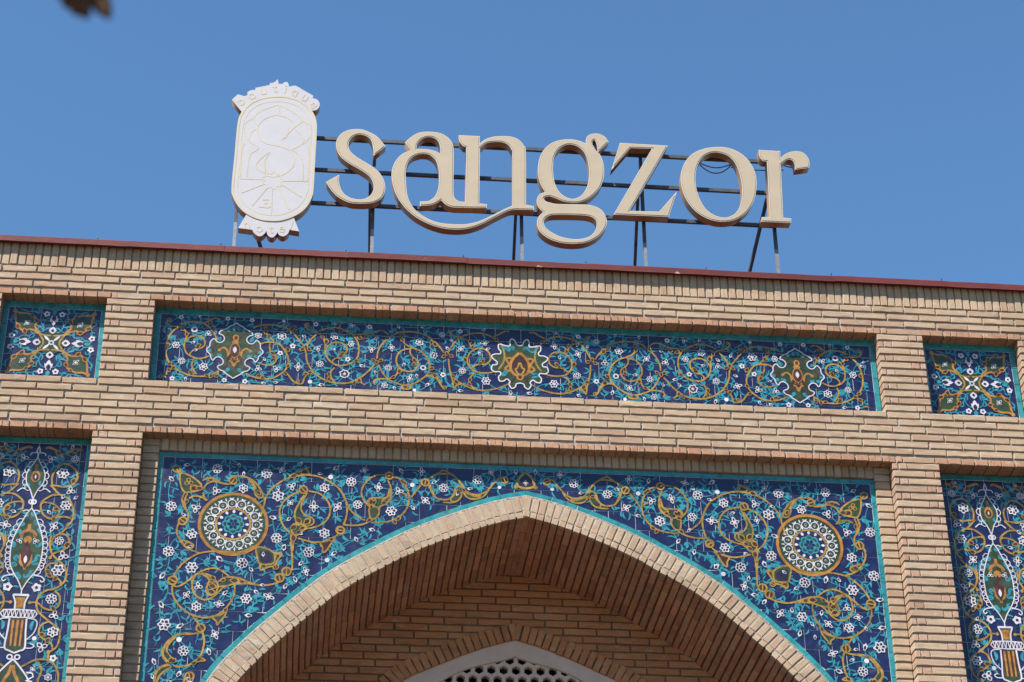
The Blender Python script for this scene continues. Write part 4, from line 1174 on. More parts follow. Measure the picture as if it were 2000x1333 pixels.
    sheet(o, VK, YB, MI,
        gold=[[(1250,360),(1100,385),(900,380),(740,420),(600,510),(500,640),(460,740),(480,840),(560,950)], [(740,440),(640,540),(570,640),(560,740),(640,850)],
              [(1260,380),(1290,500),(1270,660),(1210,830),(1080,950),(940,1010),(800,1025),(700,1010)], [(580,980),(440,1030),(350,1110),(310,1220),(310,1330),(330,1450)],
              [(640,1040),(520,1110),(410,1210),(360,1330),(350,1460)], [(925,1225),(890,1330),(900,1480)], [(1140,920),(1200,850),(1310,910),(1180,925),(1060,980)]],
        fills=[('green', [(720,450),(600,530),(510,660),(480,760),(500,830),(580,920),(640,850),(565,760),(570,640),(640,540)], 'fill2', 'gold'), ('green', [(500,760),(550,740),(620,850),(580,900)], 'gold'),
               ('green', [(600,1000),(450,1045),(360,1130),(330,1250),(330,1330),(370,1310),(420,1210),(520,1110),(630,1050)], 'fill2', 'gold')],
        drops=[(640,900,80,60),(700,910,70,60),(1190,885,70,40),(1090,960,44,30)], rings=[(1000,1215,82)],
        flowers=[('bud',310,935,108),('r',880,720,124),('bud',1380,740,118),('bud',790,1175,108),('bud',600,1320,80)])
    for ax in (None, AXX):
        for p in ((455,320),(430,365),(490,360)):
            q = pt(VE, p, YB); q = q if ax is None else np.array([2*ax-q[0], q[1]])
            o.disc('scrollwork', 'gold', 'white', q, .017); o.disc('scrollwork', 'brown', 'dark', q, .009)
    # crown leaf on the axis
    zc = pt(VH, (1700, 400), YB)[1]
    top, mid, low = pt(VH, (1700, 215), YB)[1], pt(VH, (1600, 380), YB), pt(VH, (1740, 500), YB)[1]
    for s in (1, -1):
        P = catmull([np.array([AXX, top]), np.array([AXX+s*.040, zc+.050]), np.array([AXX+s*.064, zc-.01]), np.array([AXX+s*.05, zc-.035]), np.array([AXX, low])], False, .01)
        o.rib('crown_leaf', 'gold', 'gold', P, .018); o.poly('crown_leaf', 'dark', 'fill2', P)
        o.disc('crown_leaf', 'gold', 'gold', (AXX+s*.075, zc-.038), .016)
    o.flower('f4', (AXX, zc-.002), .05, math.pi/2)
    # rosettes
    for ci, c in enumerate(((-2.112, .114), (2.138, .114))):
        c = np.array(c); grp = 'rosette#%d' % ci
        o.disc(grp, 'green', 'fill2', c, .245, 48); o.annulus(grp, 'orange', 'gold', c, .232, .254, 56)
        n = 15
        for k in range(n):
            a = 2*math.pi*k/n; d = np.array([math.cos(a), math.sin(a)]); t = np.array([-d[1], d[0]])
            o.annulus(grp, 'white', 'white', c+d*.166, .027, .0335, 14); o.petal(grp, 'white', 'white', c+d*.166, a, -.013, .013, .018); o.disc(grp, 'brown', 'dark', c+d*.168, .007, 6)
            o.petal(grp, 'white', 'white', c+d*.198, a+.9, -.010, .022, .013); o.petal(grp, 'white', 'white', c+d*.198, a-.9, -.010, .022, .013)
            b = a+math.pi/n; d2 = np.array([math.cos(b), math.sin(b)])
            o.petal(grp, 'white', 'white', c+d2*.150, b, -.022, .020, .015); o.petal(grp, 'white', 'white', c+d2*.196, b, -.012, .020, .012)
        o.annulus(grp, 'gold', 'white', c, .116, .130, 40); o.disc(grp, 'navy', 'gold', c, .118, 36)
        for k in range(12):
            a = 2*math.pi*k/12; o.petal(grp, 'white', 'white', c+.099*np.array([math.cos(a), math.sin(a)]), a, -.014, .016, .022)
        for k in range(8):
            a = 2*math.pi*k/8; q = c+.052*np.array([math.cos(a), math.sin(a)])
            o.disc(grp, 'turq', 'white', q, .030, 10); o.disc(grp, 'green', 'dark', q, .019, 8)
        o.disc(grp, 'turq', 'dark', c, .052, 16)
        for k in range(6):
            a = 2*math.pi*k/6; o.petal(grp, 'navy', 'top', c, a, .008, .046, .026)
        o.disc(grp, 'dark', 'top', c, .009)
    # blossoms below the picture's edge, so the field does not stop short
    for side in (-1, 1):
        for (x, z, kd) in ((2.60, -1.16, 'r'), (2.42, -1.20, 's6'), (2.52, -1.30, 'bud'), (2.36, -1.10, 'f4')):
            if z > arch_z(AXX+side*x)+.08 : o.flower(kd, (AXX+side*x, z), .075)
    o.vines(.23, seed=9)

os_ = Orn(YB); spandrel_paint(os_)
def sp_ok(x, z):
    if min(math.hypot(x+2.112, z-.114), math.hypot(x-2.138, z-.114)) < .29: return False
    return z > arch_z(x)+.075 and z > arch_z(x+.06)+.05 and z > arch_z(x-.06)+.05 and abs(x-AXX) > .12
os_.fillers(-XS+.08, XS-.08, -1.35, ZT-.08, sp_ok, .088, 11)
os_.build(sd)

# ---- tall vase panels ------------------------------------------------
VN, VO = (1840, 930, 6.6625), (1860, 1110, 5.979)
def vase_panel(side, label):
    r = empty('tile_mural', (side*(XO+XE)/2, YC, -1.6)); tag(r, label, 'tile mural', 'tall murals beside the arch')
    xa, xb = sorted((side*XO, side*XE)); zt = ZL-.006
    grout(r, xa, xb, ZBOT-.02, zt, YC)
    tile_grid(r, xa+bw, xb-bw, ZBOT, zt-bw, .15, .2, (xa+xb)/2, -.01, YC, stagger=False)
    border(r, xa+.002, xb-.002, zt-bw+.002, zt, YC)
    border(r, xa+.002, xa+bw-.002, ZBOT, zt-bw, YC); border(r, xb-bw+.002, xb-.002, ZBOT, zt-bw, YC)
    o = Orn(YC)
    cx0 = U(1840+600/6.6625, 930+480/6.6625, YC)[0]      # axis of the surveyed (right hand) panel
    cc = (xa+xb)/2 + side*.0
    for mx in (1, -1):
        def T(view, p):
            q = pt(view, p, YC); return np.array([cc+mx*(min(q[0]-cx0, 0.0)), q[1]])
        def gold(view, L, w=.0145, col='gold'):
            for st_ in L: o.rib('scrollwork', col, 'gold', catmull([T(view, p) for p in st_], False, .012), w, (.9, 1.1, .8))
        gold(VN, [[(275,300),(190,310),(110,380),(105,480),(160,550),(260,590),(340,580),(405,580)], [(405,570),(405,480),(370,400),(310,330),(240,285)],
                  [(410,590),(350,660),(310,690),(220,730),(170,820),(160,920),(190,1020),(235,1065)], [(310,690),(400,700),(470,740),(530,790),(550,860),(530,940),(470,990),(400,990),(340,930),(340,860),(400,810),(520,795)],
                  [(190,980),(260,960),(340,970),(420,1000)], [(240,1090),(300,1150),(340,1180),(400,1220),(440,1300),(445,1340)], [(330,1175),(250,1190),(220,1260),(230,1340)]])
        gold(VN, [[(30,110),(130,120),(230,175)], [(270,220),(330,150),(430,110),(470,130)]], .022, 'orange')
        for d in ((150,500,60),(370,870,60),(400,995,60),(240,1300,60),(120,130,50),(320,170,50)): o.drop(T(VN, d), .04, None)
        for d in ((405,582),(235,1062),(525,798)): o.disc('scrollwork', 'gold', 'gold', T(VN, d), .014)
        gold(VO, [[(270,10),(290,100),(260,220),(150,330),(120,420),(150,520),(250,600),(330,620),(410,680),(450,770),(430,870),(320,970),(230,1040),(210,1130),(250,1250),(330,1320),(345,1400)],
                  [(80,60),(130,150),(240,200),(300,260)], [(210,320),(290,320),(340,380),(320,450),(220,480),(170,530)], [(250,620),(200,680),(210,780),(290,840),(380,820),(440,770),(520,770)],
                  [(320,970),(400,1010),(435,1090),(400,1160),(310,1210),(290,1290)]])
        for d in ((320,410,60),(240,480,50),(270,825,60),(400,1120,60),(340,1180,55),(110,110,60),(300,455,50)): o.drop(T(VO, d), .04, None)
        for d in ((290,255),(180,535),(520,772),(340,1310)): o.disc('scrollwork', 'gold', 'gold', T(VO, d), .013)
        for fl in (('bud',150,85,60),('r',120,230,70),('t',405,250,76),('s6',270,420,98),('t',185,630,78),('s6',250,820,86),('bud',450,920,62),('f4',400,1090,98),('r',340,1265,76)):
            o.flower(fl[0], T(VN, fl[1:3]), fl[3]*.00405/6.66*1.5)
        for fl in (('t',150,225,80),('s6',210,390,92),('s',445,600,70),('r',290,715,80),('t',265,895,74),('s6',285,1085,80),('t',410,1260,84),('dot',485,1170,36)):
            o.flower(fl[0], T(VO, fl[1:3]), fl[3]*.00405/5.98*1.5)
        # white outlined medallions
        m1 = [(580,240),(540,310),(498,400),(488,470),(518,570),(580,650),(650,768)]
        m2 = [(VN, p) for p in [(670,880),(620,950),(590,1050),(560,1150),(540,1250)]]+[(VO, p) for p in [(362,110),(375,220),(405,340),(465,440),(545,540),(628,640)]]
        P1 = catmull([T(VN, p) for p in m1], False, .01); P2 = catmull([T(vw, p) for vw, p in m2], False, .01)
        P1[0][0] = P1[-1][0] = cc; P2[0][0] = P2[-1][0] = cc
        for P in (P1, P2):
            o.poly('vase_motif', 'green', 'fill2', P); o.rib('vase_motif', 'white', 'white', P, .0082)
        for P, n in ((P1, 5), (P2, 10)):
            for k in range(n):
                i = int(len(P)*(.16+.62*(k+.5)/n)); q = P[i]; t = P[min(i+2, len(P)-1)]-P[i-2]; t /= np.linalg.norm(t); nn = np.array([-t[1], t[0]])
                if (nn[0] > 0) == (mx > 0): nn = -nn
                rr = .026 if n == 5 else .032
                o.rib('vase_motif', 'white', 'white', [q-t*rr+nn*.002, q-t*rr*.8+nn*rr*.8, q+nn*rr*1.1, q+t*rr*.8+nn*rr*.8, q+t*rr+nn*.002], .0062)
        wl = lambda vw, L, w=.0085: [o.rib('vase_motif', 'white', 'white', catmull([T(vw, p) for p in st_], False, .01), w) for st_ in L]
        wl(VN, [[(575,250),(570,190),(530,185),(480,190),(470,220)], [(575,105),(535,170),(575,200)], [(650,740),(650,800),(665,880)], [(520,640),(480,630),(430,670)], [(640,915),(600,905),(560,920)]])
        o.annulus('vase_motif', 'white', 'white', T(VN, (632, 802)), .012, .022, 12)
        wl(VO, [[(470,465),(390,475),(360,510),(385,535),(405,515)], [(628,640),(628,690)]])
        # fleur and drop inside
        z = lambda vw, p: pt(vw, p, YC)[1]
        o.rib('vase_motif', 'orange', 'gold', catmull([T(VN, p) for p in [(600,330),(590,400),(560,470),(590,510),(610,540)]], False, .01), .020)
        o.rib('vase_motif', 'orange', 'gold', catmull([T(VN, p) for p in [(705,1080),(690,1150),(640,1180),(620,1220),(650,1230)]], False, .01), .024)
        o.rib('vase_motif', 'orange', 'gold', catmull([T(VO, p) for p in [(545,130),(520,200),(550,300),(570,330)]], False, .01), .016)
        o.rib('vase_motif', 'orange', 'gold', catmull([T(VO, p) for p in [(490,230),(510,330),(560,370),(595,410)]], False, .01), .018)
        for vw, p, an in ((VN,(530,410),100),(VN,(560,590),160),(VN,(640,980),120),(VN,(630,1080),150),(VN,(600,1150),200),(VO,(410,150),100),(VO,(440,240),250),(VO,(520,440),200),(VO,(560,500),120),(VO,(480,350),150)):
            a = math.radians(an if mx > 0 else 180-an); o.curl(T(vw, p), a, .06, .015, mx*1.2, 'vase_motif'); o.curl(T(vw, p), a+1.4, .04, .010, -1, 'vase_motif')
        o.flower('t', T(VO, (440, 80)), .052)
        # vase: neck, collar, body, handle
        nk = [(528,690),(570,770),(585,850)]; NK = [T(VO, p) for p in nk]
        o.poly('vase_motif', 'green', 'fill2', NK+[np.array([cc, NK[-1][1]]), np.array([cc, NK[0][1]])]); o.rib('vase_motif', 'white', 'white', catmull(NK, False, .01), .011)
        o.rib('vase_motif', 'white', 'white', [NK[0], np.array([cc, NK[0][1]])], .016)
        zc1, zc2 = z(VO, (600, 855)), z(VO, (600, 945)); xl = T(VO, (475, 900))[0]
        o.poly('vase_motif', 'dark', 'fill2', [(xl, zc1), (cc, zc1), (cc, zc2), (xl, zc2)])
        o.rib('vase_motif', 'white', 'white', [(cc, zc1), (xl, zc1-.006), (xl-mx*.018, (zc1+zc2)/2), (xl, zc2+.004), (cc, zc2)], .010)
        for k in range(4):
            xx = cc+(xl-cc)*(k+.15)/4; o.rib('vase_motif', 'white', 'dark', [(xx, zc1), (xx+(xl-cc)*.11, zc2)], .007); o.rib('vase_motif', 'white', 'dark', [(xx+(xl-cc)*.22, zc1), (xx+(xl-cc)*.11, zc2)], .006)
        bd = [(560,955),(575,1100),(590,1280),(650,1320),(690,1345)]; BD = [T(VO, p) for p in bd]; BD[-1][0] = cc
        o.poly('vase_motif', 'green', 'fill2', BD+[np.array([cc, BD[0][1]])]); o.rib('vase_motif', 'white', 'white', catmull(BD, False, .01), .012)
        bx = abs(BD[0][0]-cc)
        for k, u in enumerate((0, .30, .55, .82)):
            for (za, zb2, ww) in ((BD[0][1]-.01, BD[2][1]+.01, .0145), (NK[0][1]-.02, NK[-1][1]+.01, .0085)):
                wdt = bx if ww > .01 else abs(NK[-1][0]-cc)
                o.rib('vase_motif', 'orange' if k % 2 == 0 else ('brown' if ww > .01 else 'orange'), 'gold', [(cc-mx*u*wdt, za), (cc-mx*u*wdt*.98, zb2)], ww*(1.2 if k == 0 else 1), (1, .8))
        wl(VO, [[(555,950),(470,960),(450,1010),(490,1110),(570,1190)], [(585,1285),(520,1280),(490,1250),(530,1230)]])
        o.curl(T(VO, (510, 1080)), math.radians(70 if mx > 0 else 110), .08, .016, mx, 'vase_motif')
        # next medallion below the vase
        zk = z(VO, (690, 1345)); o.annulus('vase_motif', 'white', 'white', (cc-mx*.026, zk-.030), .012, .022, 12)
        P3 = catmull([np.array([cc, zk-.045]), np.array([cc-mx*.05, zk-.10]), np.array([cc-mx*.115, zk-.19]), np.array([cc-mx*.125, zk-.27]), np.array([cc-mx*.09, zk-.36]), np.array([cc, zk-.46])], False, .01)
        o.poly('vase_motif', 'green', 'fill2', P3); o.rib('vase_motif', 'white', 'white', P3, .011)
        o.rib('vase_motif', 'orange', 'gold', catmull([np.array([cc-mx*.006, zk-.09]), np.array([cc-mx*.02, zk-.15]), np.array([cc-mx*.05, zk-.22]), np.array([cc-mx*.01, zk-.27])], False, .01), .022)
        gold_b = [[(cc-mx*.06, zk-.10), (cc-mx*.16, zk-.045), (cc-mx*.26, zk-.055), (cc-mx*.315, zk-.14), (cc-mx*.31, zk-.24), (cc-mx*.24, zk-.28), (cc-mx*.185, zk-.22), (cc-mx*.20, zk-.12), (cc-mx*.17, zk-.06)]]
        for st_ in gold_b: o.rib('scrollwork', 'gold', 'gold', catmull(st_, False, .012), .0145)
        for (a_, b_, kd) in ((.14, -.115, 'f4'), (.25, -.17, 's6'), (.27, -.03, 's')): o.flower(kd, (cc-mx*a_, zk+b_), .055)
        for k in range(3):
            o.rib('vase_motif', 'white', 'white', [(cc-mx*.10, zk-.14-.06*k), (cc-mx*.14, zk-.145-.06*k), (cc-mx*.15, zk-.17-.06*k), (cc-mx*.12, zk-.19-.06*k)], .010)
    zd = pt(VN, (615, 490), YC)[1]
    o.disc('vase_motif', 'orange', 'gold', (cc, zd), .032, 14, .042); o.disc('vase_motif', 'brown', 'white', (cc, zd), .022, 12, .032); o.petal('vase_motif', 'white', 'top', (cc, zd-.004), math.pi/2, -.014, .022, .013)
    zd = pt(VO, (570, 270), YC)[1]
    o.petal('vase_motif', 'brown', 'white', (cc, zd), math.pi/2, -.09, .13, .075); o.petal('vase_motif', 'white', 'top', (cc, zd-.02), math.pi/2, -.03, .035, .026)
    zd = pt(VN, (735, 1280), YC)[1]; o.disc('vase_motif', 'orange', 'gold', (cc, zd), .030)
    o.vines(.20, seed=21)
    o.fillers(xa+.07, xb-.07, ZBOT+.45, zt-.09, lambda x, z_: abs(x-cc) > .17, .10, 31)
    o.build(r)
vase_panel(-1, 'tall blue tile panel with green vase and lancet motif, left of the arch')
vase_panel(1, 'tall blue tile panel with green vase and lancet motif, right of the arch')

# ------------------------------------------------------------------ plaster lattice in the inner arch
lat = empty('lattice_screen', (AXX, YI+.03, -2.0)); tag(lat, 'white plaster lattice with hexagonal holes inside the small inner arch', 'lattice')
YL = YI+.045
v, f = [], []
for side in (-1, 1):
    b = len(v); q = np.linspace(0, ISEG[-1]-.08, 60)
    for s in q:
        x0, z0, _ = inn_off(s, .128, side); x1, z1, _ = inn_off(s, .128+.125+.012*math.sin(s*9), side)
        v += [(x0, YL-.022, z0), (x1, YL-.022, z1), (x1, YL+.01, z1)]
    for i in range(len(q)-1):
        k = b+3*i; f += [(k, k+3, k+4, k+1), (k+1, k+4, k+5, k+2)]
mesh_obj('plaster_margin', v, f, M['plaster'], lat)
v, f = [], []
HPX, HR = .0940, .0940/math.sqrt(3)
for r_ in range(-13, 1):
    for k in range(-14, 15):
        hx = AXX-.022+HPX*(k+(0 if r_ % 2 == 0 else .5)); hz = -.450+r_*HPX*.866
        ax = abs(hx-AXX-.018)
        zlim = np.interp(ax, IP[:, 0], IP[:, 1])-.17
        if hz > zlim+.10 or hz < -1.5: continue
        b = len(v)
        for rr, yy in ((HR, YL), (.0395, YL), (.0345, YL+.008), (.0345, YL+.055)):
            for j in range(6):
                a = math.pi/6+math.pi/3*j; v.append((hx+rr*math.cos(a), yy, hz+rr*math.sin(a)))
        for l in range(3):
            for j in range(6):
                q = (j+1) % 6; f.append((b+6*l+j, b+6*l+q, b+6*l+6+q, b+6*l+6+j))
mesh_obj('hexagon_grid', v, f, M['plaster'], lat)
wn = empty('window', (AXX, 1.5, -2.0)); tag(wn, 'dim window with grey frame seen through the hexagon lattice', 'window')
fr = MB(); fr.box(AXX-.06, AXX+.03, 1.42, 1.47, -2.0, -.30); fr.box(-1.4, 1.4, 1.42, 1.47, -.78, -.73)
fr.build('frame', M['galv'], wn)
gm, gt, gb = new_mat('dim_glass'); gb.inputs['Base Color'].default_value = (.02, .024, .03, 1); gb.inputs['Roughness'].default_value = .08
mesh_obj('pane', [(-1.5, 1.48, -2), (1.5, 1.48, -2), (1.5, 1.48, -.2), (-1.5, 1.48, -.2)], [(0, 1, 2, 3)], gm, wn)
sl = MB()
for x in (-.30, -.245, -.19): sl.box(x-.013, x+.013, 1.30, 1.32, -2.0, -.60)
sl.build('sky_glimpse_bar', M['plaque'], wn)  # added pale bars, standing in for bluish sky glimpses behind the holes
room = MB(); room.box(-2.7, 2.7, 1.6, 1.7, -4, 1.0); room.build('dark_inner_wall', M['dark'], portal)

# ------------------------------------------------------------------ rooftop sign
YS, TH = .30, .080
V1, V2, V3 = (420, 130, 3.3325), (740, 230, 4.348), (1160, 230, 4.039)
def curve_mesh(loops, ext, off=0.0):
    cu = bpy.data.curves.new('tmp', 'CURVE'); cu.dimensions = '2D'; cu.fill_mode = 'BOTH'; cu.extrude = ext; cu.offset = off
    for L in loops:
        sp_ = cu.splines.new('POLY'); sp_.points.add(len(L)-1)
        for q, p in zip(sp_.points, L): q.co = (p[0], p[1], 0, 1)
        sp_.use_cyclic_u = True
    ob = bpy.data.objects.new('tmp', cu); COL.objects.link(ob)
    dg = bpy.context.evaluated_depsgraph_get()
    me = bpy.data.meshes.new_from_object(ob.evaluated_get(dg))
    bpy.data.objects.remove(ob); bpy.data.curves.remove(cu)
    return me
def stand(me, yc):
    """turn a mesh made in the xy plane upright, facing -Y"""
    for q in me.vertices: q.co = (q.co.x, yc-q.co.z, q.co.y)
    me.update()
def loops_of(view, outline, Y):
    """outlines are read off the survey sheet, then placed on the sign's own plane"""
    return corner_loop([tuple(pt(view, p, Y))+tuple(p[2:]) for p in outline], .012)

def letter(view, outlines, label, rim=.0095):
    loops = [loops_of(view, o_, YS) for o_ in outlines]
    xs = [p[0] for p in loops[0]]; zs = [p[1] for p in loops[0]]
    r = empty('sign_letter', ((min(xs)+max(xs))/2, YS+TH/2, min(zs))); tag(r, label, 'sign letter', 'letters of the rooftop sign')
    b = curve_mesh(loops, TH/2); stand(b, YS+TH/2)
    b.materials.clear(); b.materials.append(M['return']); b.materials.append(M['trim'])
    for p in b.polygons: p.material_index = 1 if p.normal.y < -.8 else 0
    b.name = 'return'
    link(bpy.data.objects.new('letter_return', b), r)
    fm = curve_mesh(loops, .001, -rim); stand(fm, YS-.0025)
    fm.materials.clear(); fm.materials.append(M['cream'])
    link(bpy.data.objects.new('letter_face', fm), r)
    ln = curve_mesh(loops, .0005, -rim*.78); stand(ln, YS-.0012)
    ln.materials.clear(); ln.materials.append(M['steel'])
    link(bpy.data.objects.new('rim_groove', ln), r)
    return r
C = 1
L_s = [[(1110,520,C),(1033,582,C),(1028,520),(1008,470),(962,446),(915,448),(878,478),(868,520),(885,558),(930,595),(1000,637),(1060,682),(1098,740),(1107,800),(1085,856),(1035,885),(980,893),(930,893),(870,885),(800,850),(752,800),(722,752,C),(808,705,C),(808,762),(832,820),(880,855),(950,866),(1003,846),(1030,805),(1030,762),(1005,716),(950,676),(870,630),(815,585),(790,530),(792,480),(825,435),(880,412),(950,410),(1010,430),(1060,462)]]
L_an = [[(222,210,C),(270,168),(330,132),(390,121),(460,122),(530,136),(590,172),(625,222),(635,285),(634,460),(633,630),(645,685),(685,712),(735,716,C),(741,250,C),(718,243),(692,215),(680,185),(678,150,C),(857,158,C),(856,222,C),(900,187),(970,163),(1050,158),(1130,164),(1190,190),(1232,240),(1248,305),(1249,740,C),(1315,752,C),(1318,786,C),(1240,783),(1120,787),(1000,840),(880,903),(760,942),(640,950),(520,935),(400,893),(290,828),(200,740),(140,640),(111,530),(112,440),(145,365),(200,308),(275,277,C)],
        [(318,267,C),(326,225),(360,186),(415,165),(465,172),(503,202),(520,250),(523,307,C),(480,285),(420,271),(360,266)],
        [(228,520),(230,440),(250,375),(285,335),(330,314),(380,307),(430,317),(480,360),(505,425),(512,495),(510,560),(498,620),(470,675),(420,708),(350,712,C),(347,751,C),(440,743),(490,725),(527,700,C),(565,737),(620,760),(700,765),(917,768,C),(917,736,C),(852,729,C),(858,258,C),(910,220),(970,208),(1040,208),(1095,230),(1126,272),(1135,332),(1134,748,C),(1050,785),(960,830),(850,880),(740,905),(620,905),(500,890),(400,850),(320,795),(270,730),(240,650)]]
L_g = [[(1760,222,C),(1757,195),(1770,158),(1812,138),(1868,138),(1920,165),(1951,207,C),(1864,292,C),(1892,345),(1911,420),(1908,510),(1880,590),(1830,650),(1768,695),(1700,720),(1640,722),(1570,712),(1500,684),(1450,669),(1415,673),(1400,690),(1420,712),(1470,728),(1540,735),(1690,737),(1780,742),(1850,760),(1900,795),(1930,850),(1935,900),(1908,962),(1850,1020),(1760,1060),(1660,1072),(1560,1065),(1470,1040),(1400,1000),(1356,950),(1343,890),(1358,840),(1396,803,C),(1365,775),(1343,735),(1342,690),(1365,652),(1412,632,C),(1380,580),(1356,510),(1351,430),(1366,340),(1410,262),(1480,210),(1570,187),(1650,187),(1715,202)],
       [(1478,410),(1490,330),(1530,265),(1590,232),(1650,232),(1710,260),(1757,320),(1782,410),(1786,500),(1766,590),(1722,658),(1660,689),(1600,680),(1540,640),(1500,575),(1482,495)],
       [(1830,190),(1848,220),(1857,258),(1855,290),(1836,270),(1816,236),(1812,205)],
       [(1400,890),(1410,858),(1450,832),(1520,825),(1700,828),(1790,838),(1840,868),(1850,912),(1832,968),(1790,1008),(1720,1030),(1640,1031),(1540,1010),(1460,970),(1412,930)]]
L_z = [[(205,200,C),(583,222,C),(283,736,C),(515,742,C),(655,582,C),(590,783,C),(155,765,C),(458,245,C),(287,240,C),(136,416,C)]]
L_o = [[(985,232),(1095,250),(1195,312),(1262,410),(1283,520),(1266,640),(1212,738),(1120,804),(1010,822),(895,797),(790,728),(715,620),(685,500),(700,392),(760,300),(860,248)],
       [(970,275),(1058,302),(1120,370),(1155,470),(1170,580),(1156,688),(1112,758),(1040,788),(960,774),(882,720),(826,622),(800,505),(810,402),(850,322),(905,284)]]
L_r = [[(1300,255,C),(1469,265,C),(1470,318,C),(1525,280),(1590,266),(1650,277),(1690,320),(1701,365),(1698,396,C),(1590,410,C),(1584,368),(1565,338),(1535,330),(1505,345),(1474,370,C),(1493,790,C),(1558,797,C),(1553,831,C),(1320,821,C),(1325,785,C),(1389,786,C),(1364,345,C),(1335,342),(1312,320),(1302,290)]]
letter(V1, L_s, 'cream letter s, first letter right of the white plaque')
letter(V2, L_an, 'joined cream letters a and n with a long swash underneath')
letter(V2, L_g, 'cream double-loop letter g with an apostrophe-like ear')
letter(V3, L_z, 'angular cream letter z with pointed serifs')
letter(V3, L_o, 'plain oval cream letter o with a cable loop behind')
letter(V3, L_r, 'cream letter r, last letter at the right end of the sign')

# plaque
pq = empty('sign_plaque', (-2.0, YS+.05, 2.75)); tag(pq, 'white rounded emblem plaque reading boutique hotel at the left end of the rooftop sign', 'sign plaque')
body = [(390,190),(300,203),(222,240),(172,300),(148,372),(128,580),(108,790),(117,850),(150,910),(200,958),(280,995),(370,1008),(450,1000),(540,963),(600,910),(632,845),(641,780),(652,580),(662,400),(652,330),(618,270),(560,222),(480,195)]
crown = [(110,215,C),(148,180,C),(190,192,C),(212,185,C),(212,165),(240,152),(262,153,C),(262,138,C),(355,120,C),(357,108,C),(385,102),(408,82,C),(414,112,C),(440,112,C),(455,100),(474,104),(482,130,C),(520,124),(548,136,C),(562,145,C),(640,190,C),(636,206,C),(665,214),(682,245),(668,276),(638,286),(608,270,C),(540,250,C),(400,230,C),(250,250,C),(178,300,C)]
foot = [(205,960,C),(150,1050,C),(242,1062,C),(256,1085),(290,1105),(322,1088),(334,1068,C),(345,1100),(375,1112),(400,1090),(404,1076,C),(420,1098),(448,1104),(475,1085),(484,1062,C),(547,1072,C),(512,980,C),(400,960,C)]
lb = loops_of(V1, body, YS)
def slab(loop, y0, y1, name, side_mat, front_mat):
    b = curve_mesh([loop], (y1-y0)/2); stand(b, (y0+y1)/2); b.materials.clear(); b.materials.append(side_mat); b.materials.append(front_mat)
    for p in b.polygons: p.material_index = 1 if p.normal.y < -.8 else 0
    return link(bpy.data.objects.new(name, b), pq)
slab(lb, YS, YS+.085, 'plaque_body', M['return'], M['plaque'])
slab(loops_of(V1, crown, YS), YS+.004, YS+.081, 'crown_board', M['return'], M['plaque'])
slab(loops_of(V1, foot, YS), YS+.004, YS+.081, 'foot_board', M['return'], M['plaque'])
def relief(paths, name, w=.010, h=.007, view=V1, closed=(), mat=None, y=None):
    v, f = [], []; y = YS if y is None else y
    for i, p in enumerate(paths):
        P = catmull([pt(view, q, YS) for q in p], i in closed, .012, 2) if len(p) > 2 else [pt(view, q, YS) for q in p]
        n = len(P); cl = i in closed; b = len(v)
        for k in range(n):
            a = P[k-1] if (k or cl) else P[k]; c2 = P[(k+1) % n] if (k < n-1 or cl) else P[k]
            t = c2-a; t = t/max(1e-9, np.linalg.norm(t)); nn = np.array([-t[1], t[0]])
            A, B = P[k]+nn*w/2, P[k]-nn*w/2
            v += [(A[0], y+.001, A[1]), (A[0], y-h-i*3e-5-k*4e-7, A[1]), (B[0], y-h-i*3e-5-k*4e-7, B[1]), (B[0], y+.001, B[1])]
        for k in range(n if cl else n-1):
            q = (k+1) % n
            for d in range(3): f.append((b+4*k+d, b+4*k+d+1, b+4*q+d+1, b+4*q+d))
    return mesh_obj(name, v, f, mat or M['plaque_line'], pq)
cx_, cz_ = sum(p[0] for p in body)/len(body), sum(p[1] for p in body)/len(body)
inset = lambda k, kz: [(385+(p[0]-385)*k, 598+(p[1]-598)*kz) for p in body]
relief([inset(.975, .984)], 'edge_line', .020, .0015, closed=(0,))
relief([inset(.865, .905)], 'inner_line', .0100, .0008, closed=(0,))
scal = [(375+(62+8*math.cos(9*a))*math.cos(a), 742+(50+7*math.cos(9*a))*math.sin(a)) for a in np.linspace(0, 2*math.pi, 46)[:-1]]
relief([[(410,250),(320,280),(270,310),(243,345)], [(410,250),(480,280),(540,320),(570,355)], [(415,250),(420,320)],
        [(240,340),(197,370),(190,430),(215,485)], [(570,355),(615,385),(625,430),(600,480),(545,518),(500,540)], [(215,485),(235,430),(275,402)], [(243,345),(275,385)],
        [(430,480),(480,430),(525,390),(570,358)], [(525,390),(495,350),(440,323),(380,320),(310,350),(275,400),(285,460),(330,500),(420,520),(490,550),(515,610),(500,660),(440,705),(370,718),(320,695),(265,640),(350,560),(322,620),(325,690)],
        [(215,485),(280,530),(232,570),(215,620),(206,715)], [(190,500),(170,560),(163,720)], [(500,540),(550,580),(570,640),(570,740)], [(590,490),(607,560),(600,740)],
        [(470,400),(475,430),(455,470)], [(525,410),(570,460),(575,500)],
        [(163,730),(310,736)], [(440,745),(602,747)], [(320,765),(172,822)], [(340,788),(240,908)], [(370,796),(366,955)], [(408,786),(482,932)], [(430,765),(562,850)],
        [(310,868),(355,870),(355,916),(285,912)], [(320,892),(340,892)]], 'emblem_line', .0110, .0008)
relief([scal], 'sun_ring', .0110, .0008, closed=(0,))
